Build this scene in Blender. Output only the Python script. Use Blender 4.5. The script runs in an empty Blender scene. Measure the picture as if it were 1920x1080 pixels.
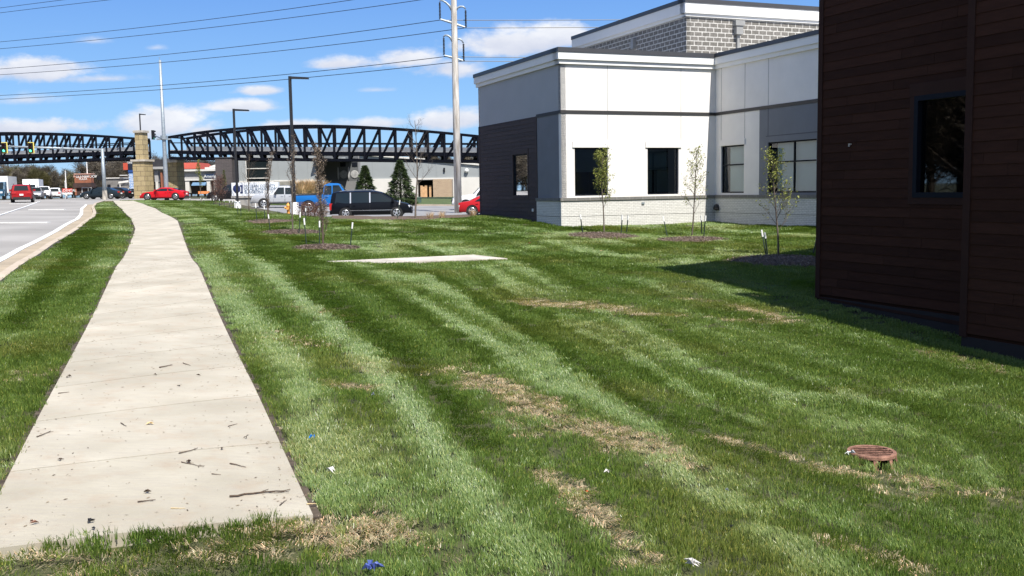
import bpy, math, random
import numpy as np
from mathutils import Vector, Matrix, geometry
rnd = random.Random(7); nr = np.random.default_rng(7)
D = bpy.data; S = bpy.context.scene; COL = S.collection

# ------------------------------------------------------------------ camera
F=1860.; PITCH=.0984; ROLL=.01624; CZ=1.65
def _R(p,r):
    c,s=math.cos(p),math.sin(p); cr,sr=math.cos(r),math.sin(r)
    return np.array([[cr,sr,0],[-sr,cr,0],[0,0,1]])@np.array([[1,0,0],[0,-s,-c],[0,c,-s]])
RC=_R(PITCH,ROLL)
cd=D.cameras.new('camera'); cam=D.objects.new('camera',cd); COL.objects.link(cam); S.camera=cam
cd.sensor_width=36; cd.lens=36*F/1920; cd.clip_start=.05; cd.clip_end=6000
Rw=Matrix(((RC[0][0],-RC[1][0],-RC[2][0]),(RC[0][1],-RC[1][1],-RC[2][1]),(RC[0][2],-RC[1][2],-RC[2][2])))
cam.matrix_world=Matrix.Translation((0,0,CZ))@Rw.to_4x4()
S.render.resolution_x=1024; S.render.resolution_y=576
AZ=-.3896
A2=np.array([math.sin(AZ),math.cos(AZ)]); B2=np.array([A2[1],-A2[0]])   # the two wall directions
# ------------------------------------------------------------------ sun and sky
SUN_AZ=AZ-.08+math.pi; SUN_EL=math.radians(57)
sd=D.lights.new('sun','SUN'); sd.energy=5.0; sd.angle=math.radians(.53); sd.color=(1,.955,.88)
so=D.objects.new('sun',sd); COL.objects.link(so)
so.rotation_euler=Vector((math.sin(SUN_AZ)*math.cos(SUN_EL),math.cos(SUN_AZ)*math.cos(SUN_EL),math.sin(SUN_EL))).to_track_quat('Z','Y').to_euler()
S.view_settings.view_transform='Standard'; S.view_settings.look='None'; S.view_settings.exposure=0.68; S.view_settings.gamma=1
w=D.worlds.new('World'); S.world=w; w.use_nodes=True; wt=w.node_tree; wn=wt.nodes; wl=wt.links
bg=wn['Background']; sky=wn.new('ShaderNodeTexSky'); sky.sky_type='NISHITA'; sky.sun_disc=False
sky.sun_elevation=SUN_EL; sky.sun_rotation=SUN_AZ; sky.altitude=200; sky.air_density=1.0; sky.dust_density=.3; sky.ozone_density=2.5
bg.inputs['Strength'].default_value=.078
class N:   # tiny node-math helper
    def __init__(s,t): s.t=t
    def m(s,op,a,b=None,c=None,clamp=False):
        n=s.t.nodes.new('ShaderNodeMath'); n.operation=op; n.use_clamp=clamp
        for i,v in enumerate((a,b,c)):
            if v is None: continue
            if isinstance(v,(int,float)): n.inputs[i].default_value=v
            else: s.t.links.new(v,n.inputs[i])
        return n.outputs[0]
    def mix(s,f,a,b,mode='MIX'):
        n=s.t.nodes.new('ShaderNodeMix'); n.data_type='RGBA'; n.blend_type=mode
        for k,v in ((0,f),(6,a),(7,b)):
            if isinstance(v,(int,float)): n.inputs[k].default_value=v
            elif isinstance(v,tuple): n.inputs[k].default_value=v if len(v)==4 else v+(1,)
            else: s.t.links.new(v,n.inputs[k])
        return n.outputs[2]
    def ramp(s,f,stops):
        n=s.t.nodes.new('ShaderNodeValToRGB'); s.t.links.new(f,n.inputs[0]); e=n.color_ramp.elements
        e[0].position,e[0].color=stops[0][0],stops[0][1]+(1,); e[1].position,e[1].color=stops[-1][0],stops[-1][1]+(1,)
        for p,c in stops[1:-1]:
            k=e.new(p); k.color=c+(1,)
        return n.outputs[0]
    def noise(s,vec,scale,detail=4,rough=.55,dist=0):
        n=s.t.nodes.new('ShaderNodeTexNoise'); n.inputs['Scale'].default_value=scale; n.inputs['Detail'].default_value=detail
        n.inputs['Roughness'].default_value=rough; n.inputs['Distortion'].default_value=dist
        if vec is not None: s.t.links.new(vec,n.inputs['Vector'])
        return n.outputs[0]
# clouds live in the world, as directions: u=x/y, v=z/y in front of the viewer
W_=N(wt); tc=wn.new('ShaderNodeTexCoord'); sx=wn.new('ShaderNodeSeparateXYZ'); wl.new(tc.outputs['Generated'],sx.inputs[0])
ysafe=W_.m('MAXIMUM',sx.outputs[1],.02)
cu=W_.m('DIVIDE',sx.outputs[0],ysafe); cv=W_.m('DIVIDE',sx.outputs[2],ysafe)
cmb=wn.new('ShaderNodeCombineXYZ'); wl.new(cu,cmb.inputs[0]); wl.new(W_.m('MULTIPLY',cv,2.0),cmb.inputs[1])
n1=W_.noise(cmb.outputs[0],9,9,.62,.2); n2=W_.noise(cmb.outputs[0],34,6,.6)
nz=W_.m('ADD',W_.m('MULTIPLY',W_.m('SUBTRACT',n1,.5),2.6),W_.m('MULTIPLY',W_.m('SUBTRACT',n2,.5),.9))
def cdir(px_,py_):
    d=RC.T@np.array([(px_-960)/F,(py_-540)/F,1.]); return d[0]/d[1],d[2]/d[1]
CL=[(60,132,120,20,1.),(190,148,85,9,.62),(45,188,100,12,.5),(70,238,115,16,1.),(315,236,85,28,1.),(385,248,55,20,.95),(440,201,70,10,.75),(632,121,66,12,.95),
    (778,112,55,16,.9),(850,130,70,18,.8),(845,226,85,22,1.),(705,232,75,14,.9),(560,236,70,9,.85),(965,84,105,28,1.),(1060,72,90,24,1.),(492,170,40,8,.8),(705,169,45,6,.5),
    (178,77,50,9,.45),(292,90,25,7,.45),(110,60,50,5,.2),(-150,230,120,20,.9),(-100,120,90,15,.8),(2100,60,150,30,.9),(1650,120,200,30,.9),(1900,220,200,20,.9)]
msk=None; shade=None
for (x,y,a,b,k) in CL:
    u0,v0=cdir(x,y); ru,rv=a/F*1.2,b/F*1.45
    du=W_.m('MULTIPLY',W_.m('SUBTRACT',cu,u0),1/ru); dv=W_.m('MULTIPLY',W_.m('SUBTRACT',cv,v0),1/rv)
    dvv=W_.m('MAXIMUM',dv,W_.m('MULTIPLY',dv,-1.5))          # flatter bottoms
    e=W_.m('SUBTRACT',1.2,W_.m('SQRT',W_.m('ADD',W_.m('MULTIPLY',du,du),W_.m('MULTIPLY',dvv,dvv))))
    e=W_.m('MULTIPLY',W_.m('ADD',e,W_.m('MULTIPLY',nz,.95)),k); sh=W_.m('MULTIPLY',W_.m('ADD',e,.4),dv)
    msk=e if msk is None else W_.m('MAXIMUM',msk,e)
    inr=W_.m('SUBTRACT',1.,W_.m('MULTIPLY',W_.m('ADD',W_.m('MULTIPLY',du,du),W_.m('MULTIPLY',dvv,dvv)),.35),clamp=True)
    t_=W_.m('MULTIPLY',W_.m('MULTIPLY',dv,.5),inr)
    shade=t_ if shade is None else W_.m('ADD',shade,t_)
mr=wn.new('ShaderNodeMapRange'); mr.interpolation_type='SMOOTHSTEP'; wl.new(msk,mr.inputs[0]); mr.inputs[1].default_value=.12; mr.inputs[2].default_value=.8
front=W_.m('GREATER_THAN',sx.outputs[1],.05)
# unseen clouds elsewhere round the sky, thickened to take blue out of the shade
n3=W_.noise(tc.outputs['Generated'],3.2,8,.6)
mr2=wn.new('ShaderNodeMapRange'); wl.new(n3,mr2.inputs[0]); mr2.inputs[1].default_value=.44; mr2.inputs[2].default_value=.60
low=W_.m('MULTIPLY',W_.m('LESS_THAN',sx.outputs[1],.05),mr2.outputs[0])
cm=W_.m('ADD',W_.m('MULTIPLY',mr.outputs[0],front),W_.m('MULTIPLY',low,.9),clamp=True)
lum=W_.m('ADD',W_.m('MULTIPLY',W_.m('ADD',shade,W_.m('MULTIPLY',W_.m('SUBTRACT',n2,.45),1.1)),.55),.55,clamp=True)
ccol=W_.ramp(lum,[(0,(4.3,4.7,5.8)),(.5,(6.0,6.2,7.0)),(1,(8.6,8.6,8.6))])
# a deeper, more saturated spring blue towards the zenith
grad=W_.ramp(W_.m('MULTIPLY',sx.outputs[2],1.0,clamp=True),[(0,(2.7,5.3,8.3)),(.08,(2.05,4.55,8.3)),(.2,(1.08,2.9,7.4)),(.45,(.75,2.2,6.2)),(1,(.5,1.6,4.8))])
skc=W_.mix(.78,sky.outputs[0],grad)
wl.new(W_.mix(W_.m('MULTIPLY',cm,.93),skc,ccol),bg.inputs['Color'])

# ------------------------------------------------------------------ pixel <-> world helpers, terrain
def px(x,y,z):
    v=RC@np.array([x,y,z-CZ]); return 960+F*v[0]/v[2],540+F*v[1]/v[2]
def ray(u,v): return RC.T@np.array([(u-960)/F,(v-540)/F,1.])
def at(u,v,Y):
    d=ray(u,v); return np.array([d[0]/d[1]*Y,Y,CZ+d[2]/d[1]*Y])
def atz(u,v,z):
    d=ray(u,v); t=(z-CZ)/d[2]; return d*t+np.array([0,0,CZ])
def _sw(u,v):
    d=ray(u,v); d=d/d[1]; Y=(CZ+.042)/(.012-d[2]); return np.array([d[0]*Y,Y,CZ+d[2]*Y])
ctrl=[_sw(*p) for p in [(0,1035),(587,970),(470,720),(108,720),(200,500),(380,500),(250,428),(333,415),(240,380),(150,400),(0,525),(100,460),(185,390)]]
ctrl+=[at(*c) for c in [(1054,425,40),(1337,417,42.5),(1530,424,36.3),(905,402,50),(1008,411,43.5),(1135,437,36.5),(1298,447,37),(1460,480,28),(606,462,32),(548,434,39),(500,412,47),(700,408,60),(600,404,58),(430,388,85),(350,378,98),(250,374,104),(1532,562,20.2),(1803,638,16.5),(1920,682,14.6),(1633,866,8.1),(615,492,27),(950,487,27)]]
ctrl+=[atz(*c) for c in [(1900,1070,-.72),(1500,1075,-.45),(1000,1075,-.2),(700,1075,-.03),(1600,960,-.52)]]
ctrl+=[np.array(p,float) for p in [(-20,0,0),(20,0,-1),(-40,60,.7),(40,60,.3),(0,-10,-.15),(-50,160,1.5),(30,160,1.2),(-120,130,1.5),(90,100,1),(14,8,-1.05),(-8,2,-.0)]]
ctrl=np.array(ctrl)
def _k(r): return np.where(r>0,r*r*np.log(r+1e-9),0)
def _fit(P,lam):
    n=len(P); Dm=np.hypot(P[:,None,0]-P[None,:,0],P[:,None,1]-P[None,:,1]); Q=np.c_[np.ones(n),P[:,:2]]
    return np.linalg.solve(np.block([[_k(Dm)+lam*np.eye(n),Q],[Q.T,np.zeros((3,3))]]),np.r_[P[:,2],0,0,0])
WT=_fit(ctrl,8.)
def Lz(x,y):
    x=np.asarray(x,float); y=np.asarray(y,float); sh=x.shape; x=x.ravel(); y=y.ravel(); o=np.empty(len(x))
    for i in range(0,len(x),20000):
        a,b=x[i:i+20000],y[i:i+20000]
        r=np.sqrt((a[:,None]-ctrl[:,0])**2+(b[:,None]-ctrl[:,1])**2)
        z=_k(r)@WT[:-3]+WT[-3]+WT[-2]*a+WT[-1]*b
        d=np.hypot(a+20,b-70); t=np.clip((d-130)/100,0,1); t=t*t*(3-2*t)
        o[i:i+20000]=z*(1-t)+1.25*t
    return o.reshape(sh) if sh else float(o[0])
def hit(u,v,off=0.):
    d=ray(u,v); d=d/d[1]; Y=2.
    while Y<400:
        if CZ+d[2]*Y-(Lz(d[0]*Y,Y)+off)<0:
            a,b=Y-1,Y
            for _ in range(24):
                m=(a+b)/2
                if CZ+d[2]*m-(Lz(d[0]*m,m)+off)<0: b=m
                else: a=m
            return np.array([d[0]*b,b,float(Lz(d[0]*b,b))+off])
        Y+=1. if Y<60 else 3.
    return np.array([d[0]*400,400,1.25])
RD=-.12                                     # road and parking surface below the lawn
# ------------------------------------------------------------------ materials
def mat(name,col,rough=.8,var=.12,scale=3.,metal=0,bump=0,bscale=40.,col2=None,spec=None,stretch=None,coat=0,detail=5):
    m=D.materials.new(name); m.use_nodes=True; t=m.node_tree; n=N(t); b=t.nodes['Principled BSDF']
    b.inputs['Roughness'].default_value=rough; b.inputs['Metallic'].default_value=metal
    if spec is not None: b.inputs['Specular IOR Level'].default_value=spec
    if coat: b.inputs['Coat Weight'].default_value=coat; b.inputs['Coat Roughness'].default_value=.06
    tc=t.nodes.new('ShaderNodeTexCoord'); v=tc.outputs['Object']
    if stretch:
        mp=t.nodes.new('ShaderNodeMapping'); mp.inputs['Scale'].default_value=stretch; t.links.new(v,mp.inputs[0]); v=mp.outputs[0]
    if var or col2:
        f=n.noise(v,scale,detail); f=n.ramp(f,[(.3,(0,0,0)),(.7,(1,1,1))])
        lo=tuple(c*(1-var) for c in col); hi=col2 if col2 else tuple(min(1,c*(1+var)) for c in col)
        t.links.new(n.mix(f,lo,hi),b.inputs['Base Color'])
    else: b.inputs['Base Color'].default_value=col+(1,)
    if bump:
        bp=t.nodes.new('ShaderNodeBump'); bp.inputs['Strength'].default_value=bump; bp.inputs['Distance'].default_value=.02
        t.links.new(n.noise(v,bscale,4),bp.inputs['Height']); t.links.new(bp.outputs[0],b.inputs['Normal'])
    return m
def brickmat(name,c1,c2,mortar,bw,bh,ms,off=.5,bump=.4,rough=.85,var=.25):
    m=D.materials.new(name); m.use_nodes=True; t=m.node_tree; n=N(t); b=t.nodes['Principled BSDF']; b.inputs['Roughness'].default_value=rough
    uv=t.nodes.new('ShaderNodeUVMap'); bt=t.nodes.new('ShaderNodeTexBrick'); t.links.new(uv.outputs[0],bt.inputs[0])
    bt.inputs['Scale'].default_value=1; bt.inputs['Brick Width'].default_value=bw; bt.inputs['Row Height'].default_value=bh; bt.inputs['Mortar Size'].default_value=ms
    bt.inputs['Mortar Smooth'].default_value=.15; bt.offset=off; bt.inputs['Bias'].default_value=0
    bt.inputs[1].default_value=c1+(1,); bt.inputs[2].default_value=c2+(1,); bt.inputs[3].default_value=mortar+(1,)
    f=n.noise(uv.outputs[0],9,6); g=n.ramp(f,[(.25,(1-var,)*3),(.75,(1+var*.4,)*3)])
    t.links.new(n.mix(1.,bt.outputs[0],g,'MULTIPLY'),b.inputs['Base Color'])
    bp=t.nodes.new('ShaderNodeBump'); bp.inputs['Strength'].default_value=bump; bp.inputs['Distance'].default_value=.01; bp.invert=True
    t.links.new(bt.outputs[1],bp.inputs['Height']); t.links.new(bp.outputs[0],b.inputs['Normal'])
    return m
def glassmat(name,tint,tr=.6,rough=.02,ior=1.6):
    m=D.materials.new(name); m.use_nodes=True; t=m.node_tree; nn=t.nodes; nn.remove(nn['Principled BSDF']); out=nn['Material Output']
    g=nn.new('ShaderNodeBsdfGlossy'); g.inputs['Roughness'].default_value=rough; g.inputs[0].default_value=(.95,.97,1,1)
    tr_=nn.new('ShaderNodeBsdfTransparent'); tr_.inputs[0].default_value=tuple(c*tr for c in tint)+(1,)
    fr=nn.new('ShaderNodeFresnel'); fr.inputs[0].default_value=ior
    mx=nn.new('ShaderNodeMixShader'); t.links.new(fr.outputs[0],mx.inputs[0]); t.links.new(tr_.outputs[0],mx.inputs[1]); t.links.new(g.outputs[0],mx.inputs[2]); t.links.new(mx.outputs[0],out.inputs[0])
    return m
def emit(name,col,s):
    m=D.materials.new(name); m.use_nodes=True; b=m.node_tree.nodes['Principled BSDF']; b.inputs['Base Color'].default_value=(.02,.02,.02,1)
    b.inputs['Emission Color'].default_value=col+(1,); b.inputs['Emission Strength'].default_value=s; return m
M={}
M['stucco']=mat('white_stucco',(.78,.755,.715),.9,.05,.9,bump=.25,bscale=180)
M['trimw']=mat('white_cornice',(.80,.79,.76),.75,.02,2)
M['stucco_gray']=mat('gray_stucco',(.185,.195,.215),.9,.05,1.5,bump=.25,bscale=180)
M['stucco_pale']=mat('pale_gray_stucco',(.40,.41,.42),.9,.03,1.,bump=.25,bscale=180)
M['cap']=mat('dark_metal_cap',(.075,.075,.08),.45,.06,2,metal=.3)
M['band']=mat('dark_band',(.035,.033,.033),.6,.05)
M['sidingp']=mat('plum_brown_siding',(.058,.040,.037),.8,.12,2.5,bump=.15,bscale=60,stretch=(1,1,6))
M['siding']=mat('brown_siding',(.044,.0185,.0115),.8,.14,2.5,bump=.15,bscale=60,stretch=(1,1,6),spec=.1)
M['sidetrim']=mat('brown_trim',(.042,.021,.016),.8,.08,3,spec=.1)
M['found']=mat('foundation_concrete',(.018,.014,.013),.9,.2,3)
M['brick']=brickmat('white_painted_brick',(.70,.69,.65),(.63,.62,.58),(.44,.43,.40),.203,.0677,.008,var=.12)
M['cmu']=brickmat('gray_concrete_block',(.165,.155,.135),(.215,.20,.18),(.60,.58,.54),.40,.2,.022,bump=.6,var=.45)
M['ledge']=brickmat('stone_ledge',(.17,.165,.155),(.20,.195,.18),(.42,.40,.36),.61,3.,.006,off=0)
M['frame']=mat('black_window_frame',(.010,.012,.018),.55,.0,spec=.1)
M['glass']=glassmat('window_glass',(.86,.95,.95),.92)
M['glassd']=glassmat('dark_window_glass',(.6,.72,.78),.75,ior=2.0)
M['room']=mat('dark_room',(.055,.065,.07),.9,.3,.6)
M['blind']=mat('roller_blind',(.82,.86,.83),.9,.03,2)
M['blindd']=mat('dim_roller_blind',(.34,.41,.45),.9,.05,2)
M['galv']=mat('galvanised_steel',(.30,.34,.37),.5,.15,5,metal=.4)
M['black']=mat('black_paint',(.012,.012,.014),.45,.1,3)
M['bridge']=mat('bridge_steel',(.006,.007,.012),.6,.2,2,spec=.08)
M['deck']=mat('bridge_deck',(.30,.30,.30),.85,.1,2)
M['meshp']=mat('bridge_railing_mesh',(.20,.215,.24),.6,.1,2)
M['stone']=brickmat('pier_stone',(.47,.37,.20),(.40,.31,.16),(.17,.13,.08),1.1,.62,.03,var=.35)
M['pole']=mat('weathered_wood_pole',(.40,.34,.27),.9,.3,3,col2=(.72,.69,.64),stretch=(3,3,.25),bump=.4,bscale=14)
M['rust']=mat('rusty_iron',(.17,.075,.048),.9,.3,14,col2=(.34,.18,.125),bump=.5,bscale=60)
M['bark']=mat('gray_bark',(.13,.105,.085),.95,.3,20,bump=.4,bscale=50)
M['barkb']=mat('brown_bark',(.10,.075,.055),.95,.3,6)
M['stake']=mat('green_steel_stake',(.025,.045,.035),.6,.2,6)
M['white']=mat('white_paint',(.78,.78,.76),.6,.04)
M['mulch']=mat('bark_mulch',(.05,.03,.019),1,.5,16,col2=(.19,.13,.085),bump=1,bscale=60,detail=9)
M['conc']=mat('pale_concrete',(.44,.40,.34),.9,.25,1.3,bump=.3,bscale=90)
M['tyre']=mat('tyre_rubber',(.014,.014,.014),.85,.1)
M['rim']=mat('alloy_rim',(.55,.56,.58),.3,.05,metal=.7)
M['cglass']=mat('car_glass',(.012,.018,.020),.05,0,spec=.55)
M['plastic']=mat('black_plastic',(.015,.015,.016),.6,.0)
M['tail']=mat('red_lens',(.42,.01,.012),.15,0,coat=1)
M['lamp']=mat('clear_lens',(.75,.77,.8),.1,0,coat=1)
M['chrome']=mat('chrome_trim',(.7,.7,.7),.15,0,metal=1)
M['twig']=mat('dry_twig',(.075,.05,.033),.9,.4,30)
M['husk']=mat('straw_husk',(.55,.42,.22),.9,.2,30)
def paint(n,c,met=.0): return mat(n,c,.35,0,metal=met,coat=.12,spec=.15)
for k_,lo_,hi_ in (('siding',.80,1.22),('sidingp',.88,1.12)):
    t=M[k_].node_tree; n=N(t); b=t.nodes['Principled BSDF']; src=b.inputs['Base Color'].links[0].from_socket; g=t.nodes.new('ShaderNodeNewGeometry')
    t.links.new(n.mix(1.,src,n.ramp(g.outputs['Random Per Island'],[(0,(lo_,)*3),(1,(hi_,)*3)]),'MULTIPLY'),b.inputs['Base Color'])
# ------------------------------------------------------------------ mesh builder
class MB:
    def __init__(s): s.v=[]; s.f=[]; s.uv=[]; s.mi=[]; s.cur=0
    def face(s,pts,uv=None):
        i=len(s.v); s.v+= [tuple(float(c) for c in p) for p in pts]; s.f.append(tuple(range(i,i+len(pts)))); s.uv+=list(uv) if uv else [(0,0)]*len(pts); s.mi.append(s.cur)
    def hexa(s,p):                # p: 8 corners, bottom 4 ccw then top 4; uv in metres
        p=[np.array(q,float) for q in p]
        for q in ((0,3,2,1),(4,5,6,7),(0,1,5,4),(1,2,6,5),(2,3,7,6),(3,0,4,7)):
            a,b,c,d=[p[k] for k in q]; w_=np.linalg.norm(b-a); h_=np.linalg.norm(d-a)
            s.face((a,b,c,d),((0,0),(w_,0),(w_,h_),(0,h_)))
    def box(s,x0,x1,y0,y1,z0,z1):
        s.hexa([(x0,y0,z0),(x1,y0,z0),(x1,y1,z0),(x0,y1,z0),(x0,y0,z1),(x1,y0,z1),(x1,y1,z1),(x0,y1,z1)])
    def beam(s,a,b,w_,h_=None,up=(0,0,1)):
        a=Vector(a); b=Vector(b); h_=h_ or w_; d=(b-a).normalized(); u=Vector(up)
        if abs(d.dot(u))>.99: u=Vector((A2[0],A2[1],0))
        r=d.cross(u).normalized()*w_/2; t=r.cross(d).normalized()*h_/2
        s.hexa([a-r-t,a+r-t,b+r-t,b-r-t,a-r+t,a+r+t,b+r+t,b-r+t])
    def tube(s,pts,rad,n=6,cap=True):
        pts=[Vector(p) for p in pts]; rings=[]
        if isinstance(rad,(int,float)): rad=[rad]*len(pts)
        ref=None
        for i,p in enumerate(pts):
            d=(pts[min(i+1,len(pts)-1)]-pts[max(i-1,0)]).normalized()
            if ref is None: ref=d.orthogonal()
            x=(ref-d*ref.dot(d)).normalized(); y=d.cross(x); ref=x
            i0=len(s.v); s.v+=[tuple(p+(x*math.cos(2*math.pi*k/n)+y*math.sin(2*math.pi*k/n))*rad[i]) for k in range(n)]; rings.append(i0)
        for a,b in zip(rings,rings[1:]):
            for k in range(n):
                s.f.append((a+k,a+(k+1)%n,b+(k+1)%n,b+k)); s.uv+=[(0,0)]*4; s.mi.append(s.cur)
        if cap:
            s.f.append(tuple(rings[0]+k for k in range(n))[::-1]); s.uv+=[(0,0)]*n; s.mi.append(s.cur)
            s.f.append(tuple(rings[-1]+k for k in range(n))); s.uv+=[(0,0)]*n; s.mi.append(s.cur)
    def lathe(s,prof,c=(0,0,0),n=20,axis='z',ph=0):
        c=np.array(c,float); rings=[]
        for r,h in prof:
            i0=len(s.v); rings.append(i0)
            for k in range(n):
                a=2*math.pi*k/n+ph; x,y=r*math.cos(a),r*math.sin(a)
                q=(x,y,h) if axis=='z' else ((x,h,y) if axis=='y' else (h,x,y)); s.v.append(tuple(c+np.array(q)))
        for a,b in zip(rings,rings[1:]):
            for k in range(n):
                s.f.append((a+k,a+(k+1)%n,b+(k+1)%n,b+k)); s.uv+=[(0,0)]*4; s.mi.append(s.cur)
    def blob(s,c,r,n=8,m=5,j=.2,seed=0):
        q=random.Random(seed); c=np.array(c,float); r=np.array(r if hasattr(r,'__len__') else (r,)*3,float); rings=[]
        for i in range(m+1):
            t=math.pi*i/m; i0=len(s.v); rings.append(i0)
            for k in range(n):
                a=2*math.pi*k/n; f=1+q.uniform(-j,j); s.v.append(tuple(c+r*np.array([math.sin(t)*math.cos(a),math.sin(t)*math.sin(a),math.cos(t)])*f))
        for a,b in zip(rings,rings[1:]):
            for k in range(n): s.f.append((a+k,b+k,b+(k+1)%n,a+(k+1)%n)); s.uv+=[(0,0)]*4; s.mi.append(s.cur)
    def build(s,name,m,parent=None,smooth=False,org=None):
        me=D.meshes.new(name); o=D.objects.new(name,me); COL.objects.link(o)
        v=np.array(s.v,float).reshape(-1,3)
        if parent is not None:
            o.parent=parent
            if org is None and not is_local(parent): v=v-np.array(root_loc(parent))
        elif org is not None: v=v-np.array(org,float); o.location=org
        me.from_pydata(v.tolist(),[],s.f)
        ul=me.uv_layers.new(name='UVMap'); ul.data.foreach_set('uv',np.array(s.uv,float).ravel())
        for x in (m if isinstance(m,(list,tuple)) else [m]): me.materials.append(x)
        me.polygons.foreach_set('material_index',s.mi)
        if smooth: me.polygons.foreach_set('use_smooth',[True]*len(me.polygons))
        me.update(); return o
def is_local(o):
    while o.parent: o=o.parent
    return bool(o.get('local'))
def root_loc(o):
    l=Vector(o.location)
    while o.parent: o=o.parent; l=l+Vector(o.location)
    return l
def tag(o,label=None,cat=None,group=None,kind=None):
    if label: o['label']=label
    if cat: o['category']=cat
    if group: o['group']=group
    if kind: o['kind']=kind
    return o
def empty(name,loc,rz=0,label=None,cat=None,group=None,local=False):
    o=D.objects.new(name,None); COL.objects.link(o); o.location=tuple(float(c) for c in loc); o.rotation_euler=(0,0,rz); o.empty_display_size=.3
    if local: o['local']=1
    return tag(o,label,cat,group)
def dup(o,loc=None,rz=None,label=None,scale=None,parent=None):
    c=o.copy(); COL.objects.link(c)
    if parent is not None: c.parent=parent
    if loc is not None: c.location=tuple(float(q) for q in loc)
    if rz is not None: c.rotation_euler=(0,0,rz)
    if scale: c.scale=(scale,)*3 if isinstance(scale,(int,float)) else scale
    if label: c['label']=label
    for ch in list(o.children): dup(ch,parent=c)
    return c
def text(s,size,m,loc,rot,parent=None,name='lettering',ext=.01,align='LEFT'):
    cu_=D.curves.new(name,'FONT'); cu_.body=s; cu_.size=size; cu_.extrude=ext; cu_.align_x=align; cu_.resolution_u=3
    to=D.objects.new(name,cu_); COL.objects.link(to); bpy.context.view_layer.update()
    me=D.meshes.new_from_object(to.evaluated_get(bpy.context.evaluated_depsgraph_get())); D.objects.remove(to)
    o=D.objects.new(name,me); COL.objects.link(o); me.materials.clear(); me.materials.append(m)
    o.parent=parent; l=Vector(loc)
    if parent is not None and not is_local(parent): l=l-root_loc(parent)
    o.location=l; o.rotation_euler=rot; return o
# ------------------------------------------------------------------ polygons / sheets on the terrain
def inpoly(P,poly):
    x,y=P[:,0],P[:,1]; r=np.zeros(len(P),bool); n=len(poly); j=n-1
    for i in range(n):
        xi,yi=poly[i]; xj,yj=poly[j]; c=((yi>y)!=(yj>y)); t=np.zeros(len(P),bool)
        with np.errstate(divide='ignore',invalid='ignore'): t=c&(x<(xj-xi)*(y-yi)/(yj-yi+1e-12)+xi)
        r^=t; j=i
    return r
def densify(poly,closed=True,st=1.):
    o=[]; n=len(poly)
    for i in range(n if closed else n-1):
        a=np.array(poly[i][:2],float); b=np.array(poly[(i+1)%n][:2],float); k=max(1,int(np.linalg.norm(b-a)/st))
        for q in range(k): o.append(a+(b-a)*q/k)
    if not closed: o.append(np.array(poly[-1][:2],float))
    return o
def sheet(name,poly,off,m,step=1.,kind='structure',skirt=0.,bst=1.):
    bd=densify(poly,True,bst); bp=np.array(bd)
    x0,y0=bp.min(0); x1,y1=bp.max(0)
    g=np.array([(x,y) for x in np.arange(x0+step/2,x1,step) for y in np.arange(y0+step/2,y1,step)])
    if len(g):
        g=g[inpoly(g,bp)]
        if len(g):
            dm=np.min(np.hypot(g[:,None,0]-bp[None,:,0],g[:,None,1]-bp[None,:,1]),axis=1) if len(g)*len(bp)<4e7 else np.ones(len(g))
            g=g[dm>step*.3]
    P=[Vector(p) for p in bd]+[Vector(p) for p in g]
    r=geometry.delaunay_2d_cdt(P,[],[list(range(len(bd)))],1,1e-4)
    xy=np.array([tuple(v) for v in r[0]]); z=Lz(xy[:,0],xy[:,1])+off
    mb=MB(); mb.v=[tuple(q) for q in np.c_[xy,z]]; mb.f=[tuple(q) for q in r[2]]; mb.uv=[(0,0)]*sum(len(q) for q in mb.f); mb.mi=[0]*len(mb.f)
    if skirt:
        zb=Lz(bp[:,0],bp[:,1])+off
        for i in range(len(bp)):
            j=(i+1)%len(bp); a,b=bp[i],bp[j]
            mb.face(((a[0],a[1],zb[i]),(b[0],b[1],zb[j]),(b[0],b[1],zb[j]-skirt),(a[0],a[1],zb[i]-skirt)))
    o=mb.build(name,m); o['kind']=kind; return o
def H(*pts,off=0.): return [hit(u,v,off)[:2] for u,v in pts]

# the far ground, one sheet to the horizon
M['ground']=mat('rough_ground',(.035,.05,.018),1,.3,.3,col2=(.075,.07,.03))
mb=MB(); radii=[0,4,8,12,17,23,30,38,47,57,68,80,95,110,130,150,175,200,240,300,400,600,1000,1800,3000]; na=96; ids=[]
for i,r in enumerate(radii):
    th=np.arange(na)*2*math.pi/na; X=-10+r*np.cos(th); Y=30+r*np.sin(th); Z=Lz(X,Y)-.32
    ids.append(len(mb.v)); mb.v+=[tuple(q) for q in np.c_[X,Y,Z]]
for a,b in zip(ids,ids[1:]):
    for k in range(na): mb.f.append((a+k,b+k,b+(k+1)%na,a+(k+1)%na)); mb.uv+=[(0,0)]*4; mb.mi.append(0)
tag(mb.build('ground',M['ground'],smooth=True),kind='structure')

# roads: concrete-grey surface
m=mat('road_surface',(.265,.25,.228),.9,.16,.25,col2=(.325,.308,.285),bump=.25,bscale=150,detail=9)
M['road']=m
curb=H((0,527),(50,490),(100,457),(150,427),(178,406),(180,398),(176,388),(181,381),off=0)   # kerb top line = lawn edge
c0=curb[0]; dd=(c0-curb[1]); dd/=np.linalg.norm(dd); dd=np.array([.25,-.968])
curbx=[c0+dd*30,c0+dd*8]+curb
kc=H((181,381),(196,377.5),(214,376.4),(235,376.2))
streetedge=H((235,376.2),(262,375.6),(300,375.6),(350,375.8),(400,376.6),(430,377.5))
fk_=[p+np.array([-17.,-4.]) for p in curbx if p[1]<95]
roadpoly=[tuple(p) for p in curbx]+[tuple(p) for p in kc[1:]]+[tuple(p) for p in streetedge[1:]]
e=streetedge[-1]; roadpoly+= [(e[0]+25,e[1]+6),(60,112),(60,124),(e[0]+20,e[1]+22)]
far=H((430,371.7),(300,371.2),(262,371.2),off=RD)
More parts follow.
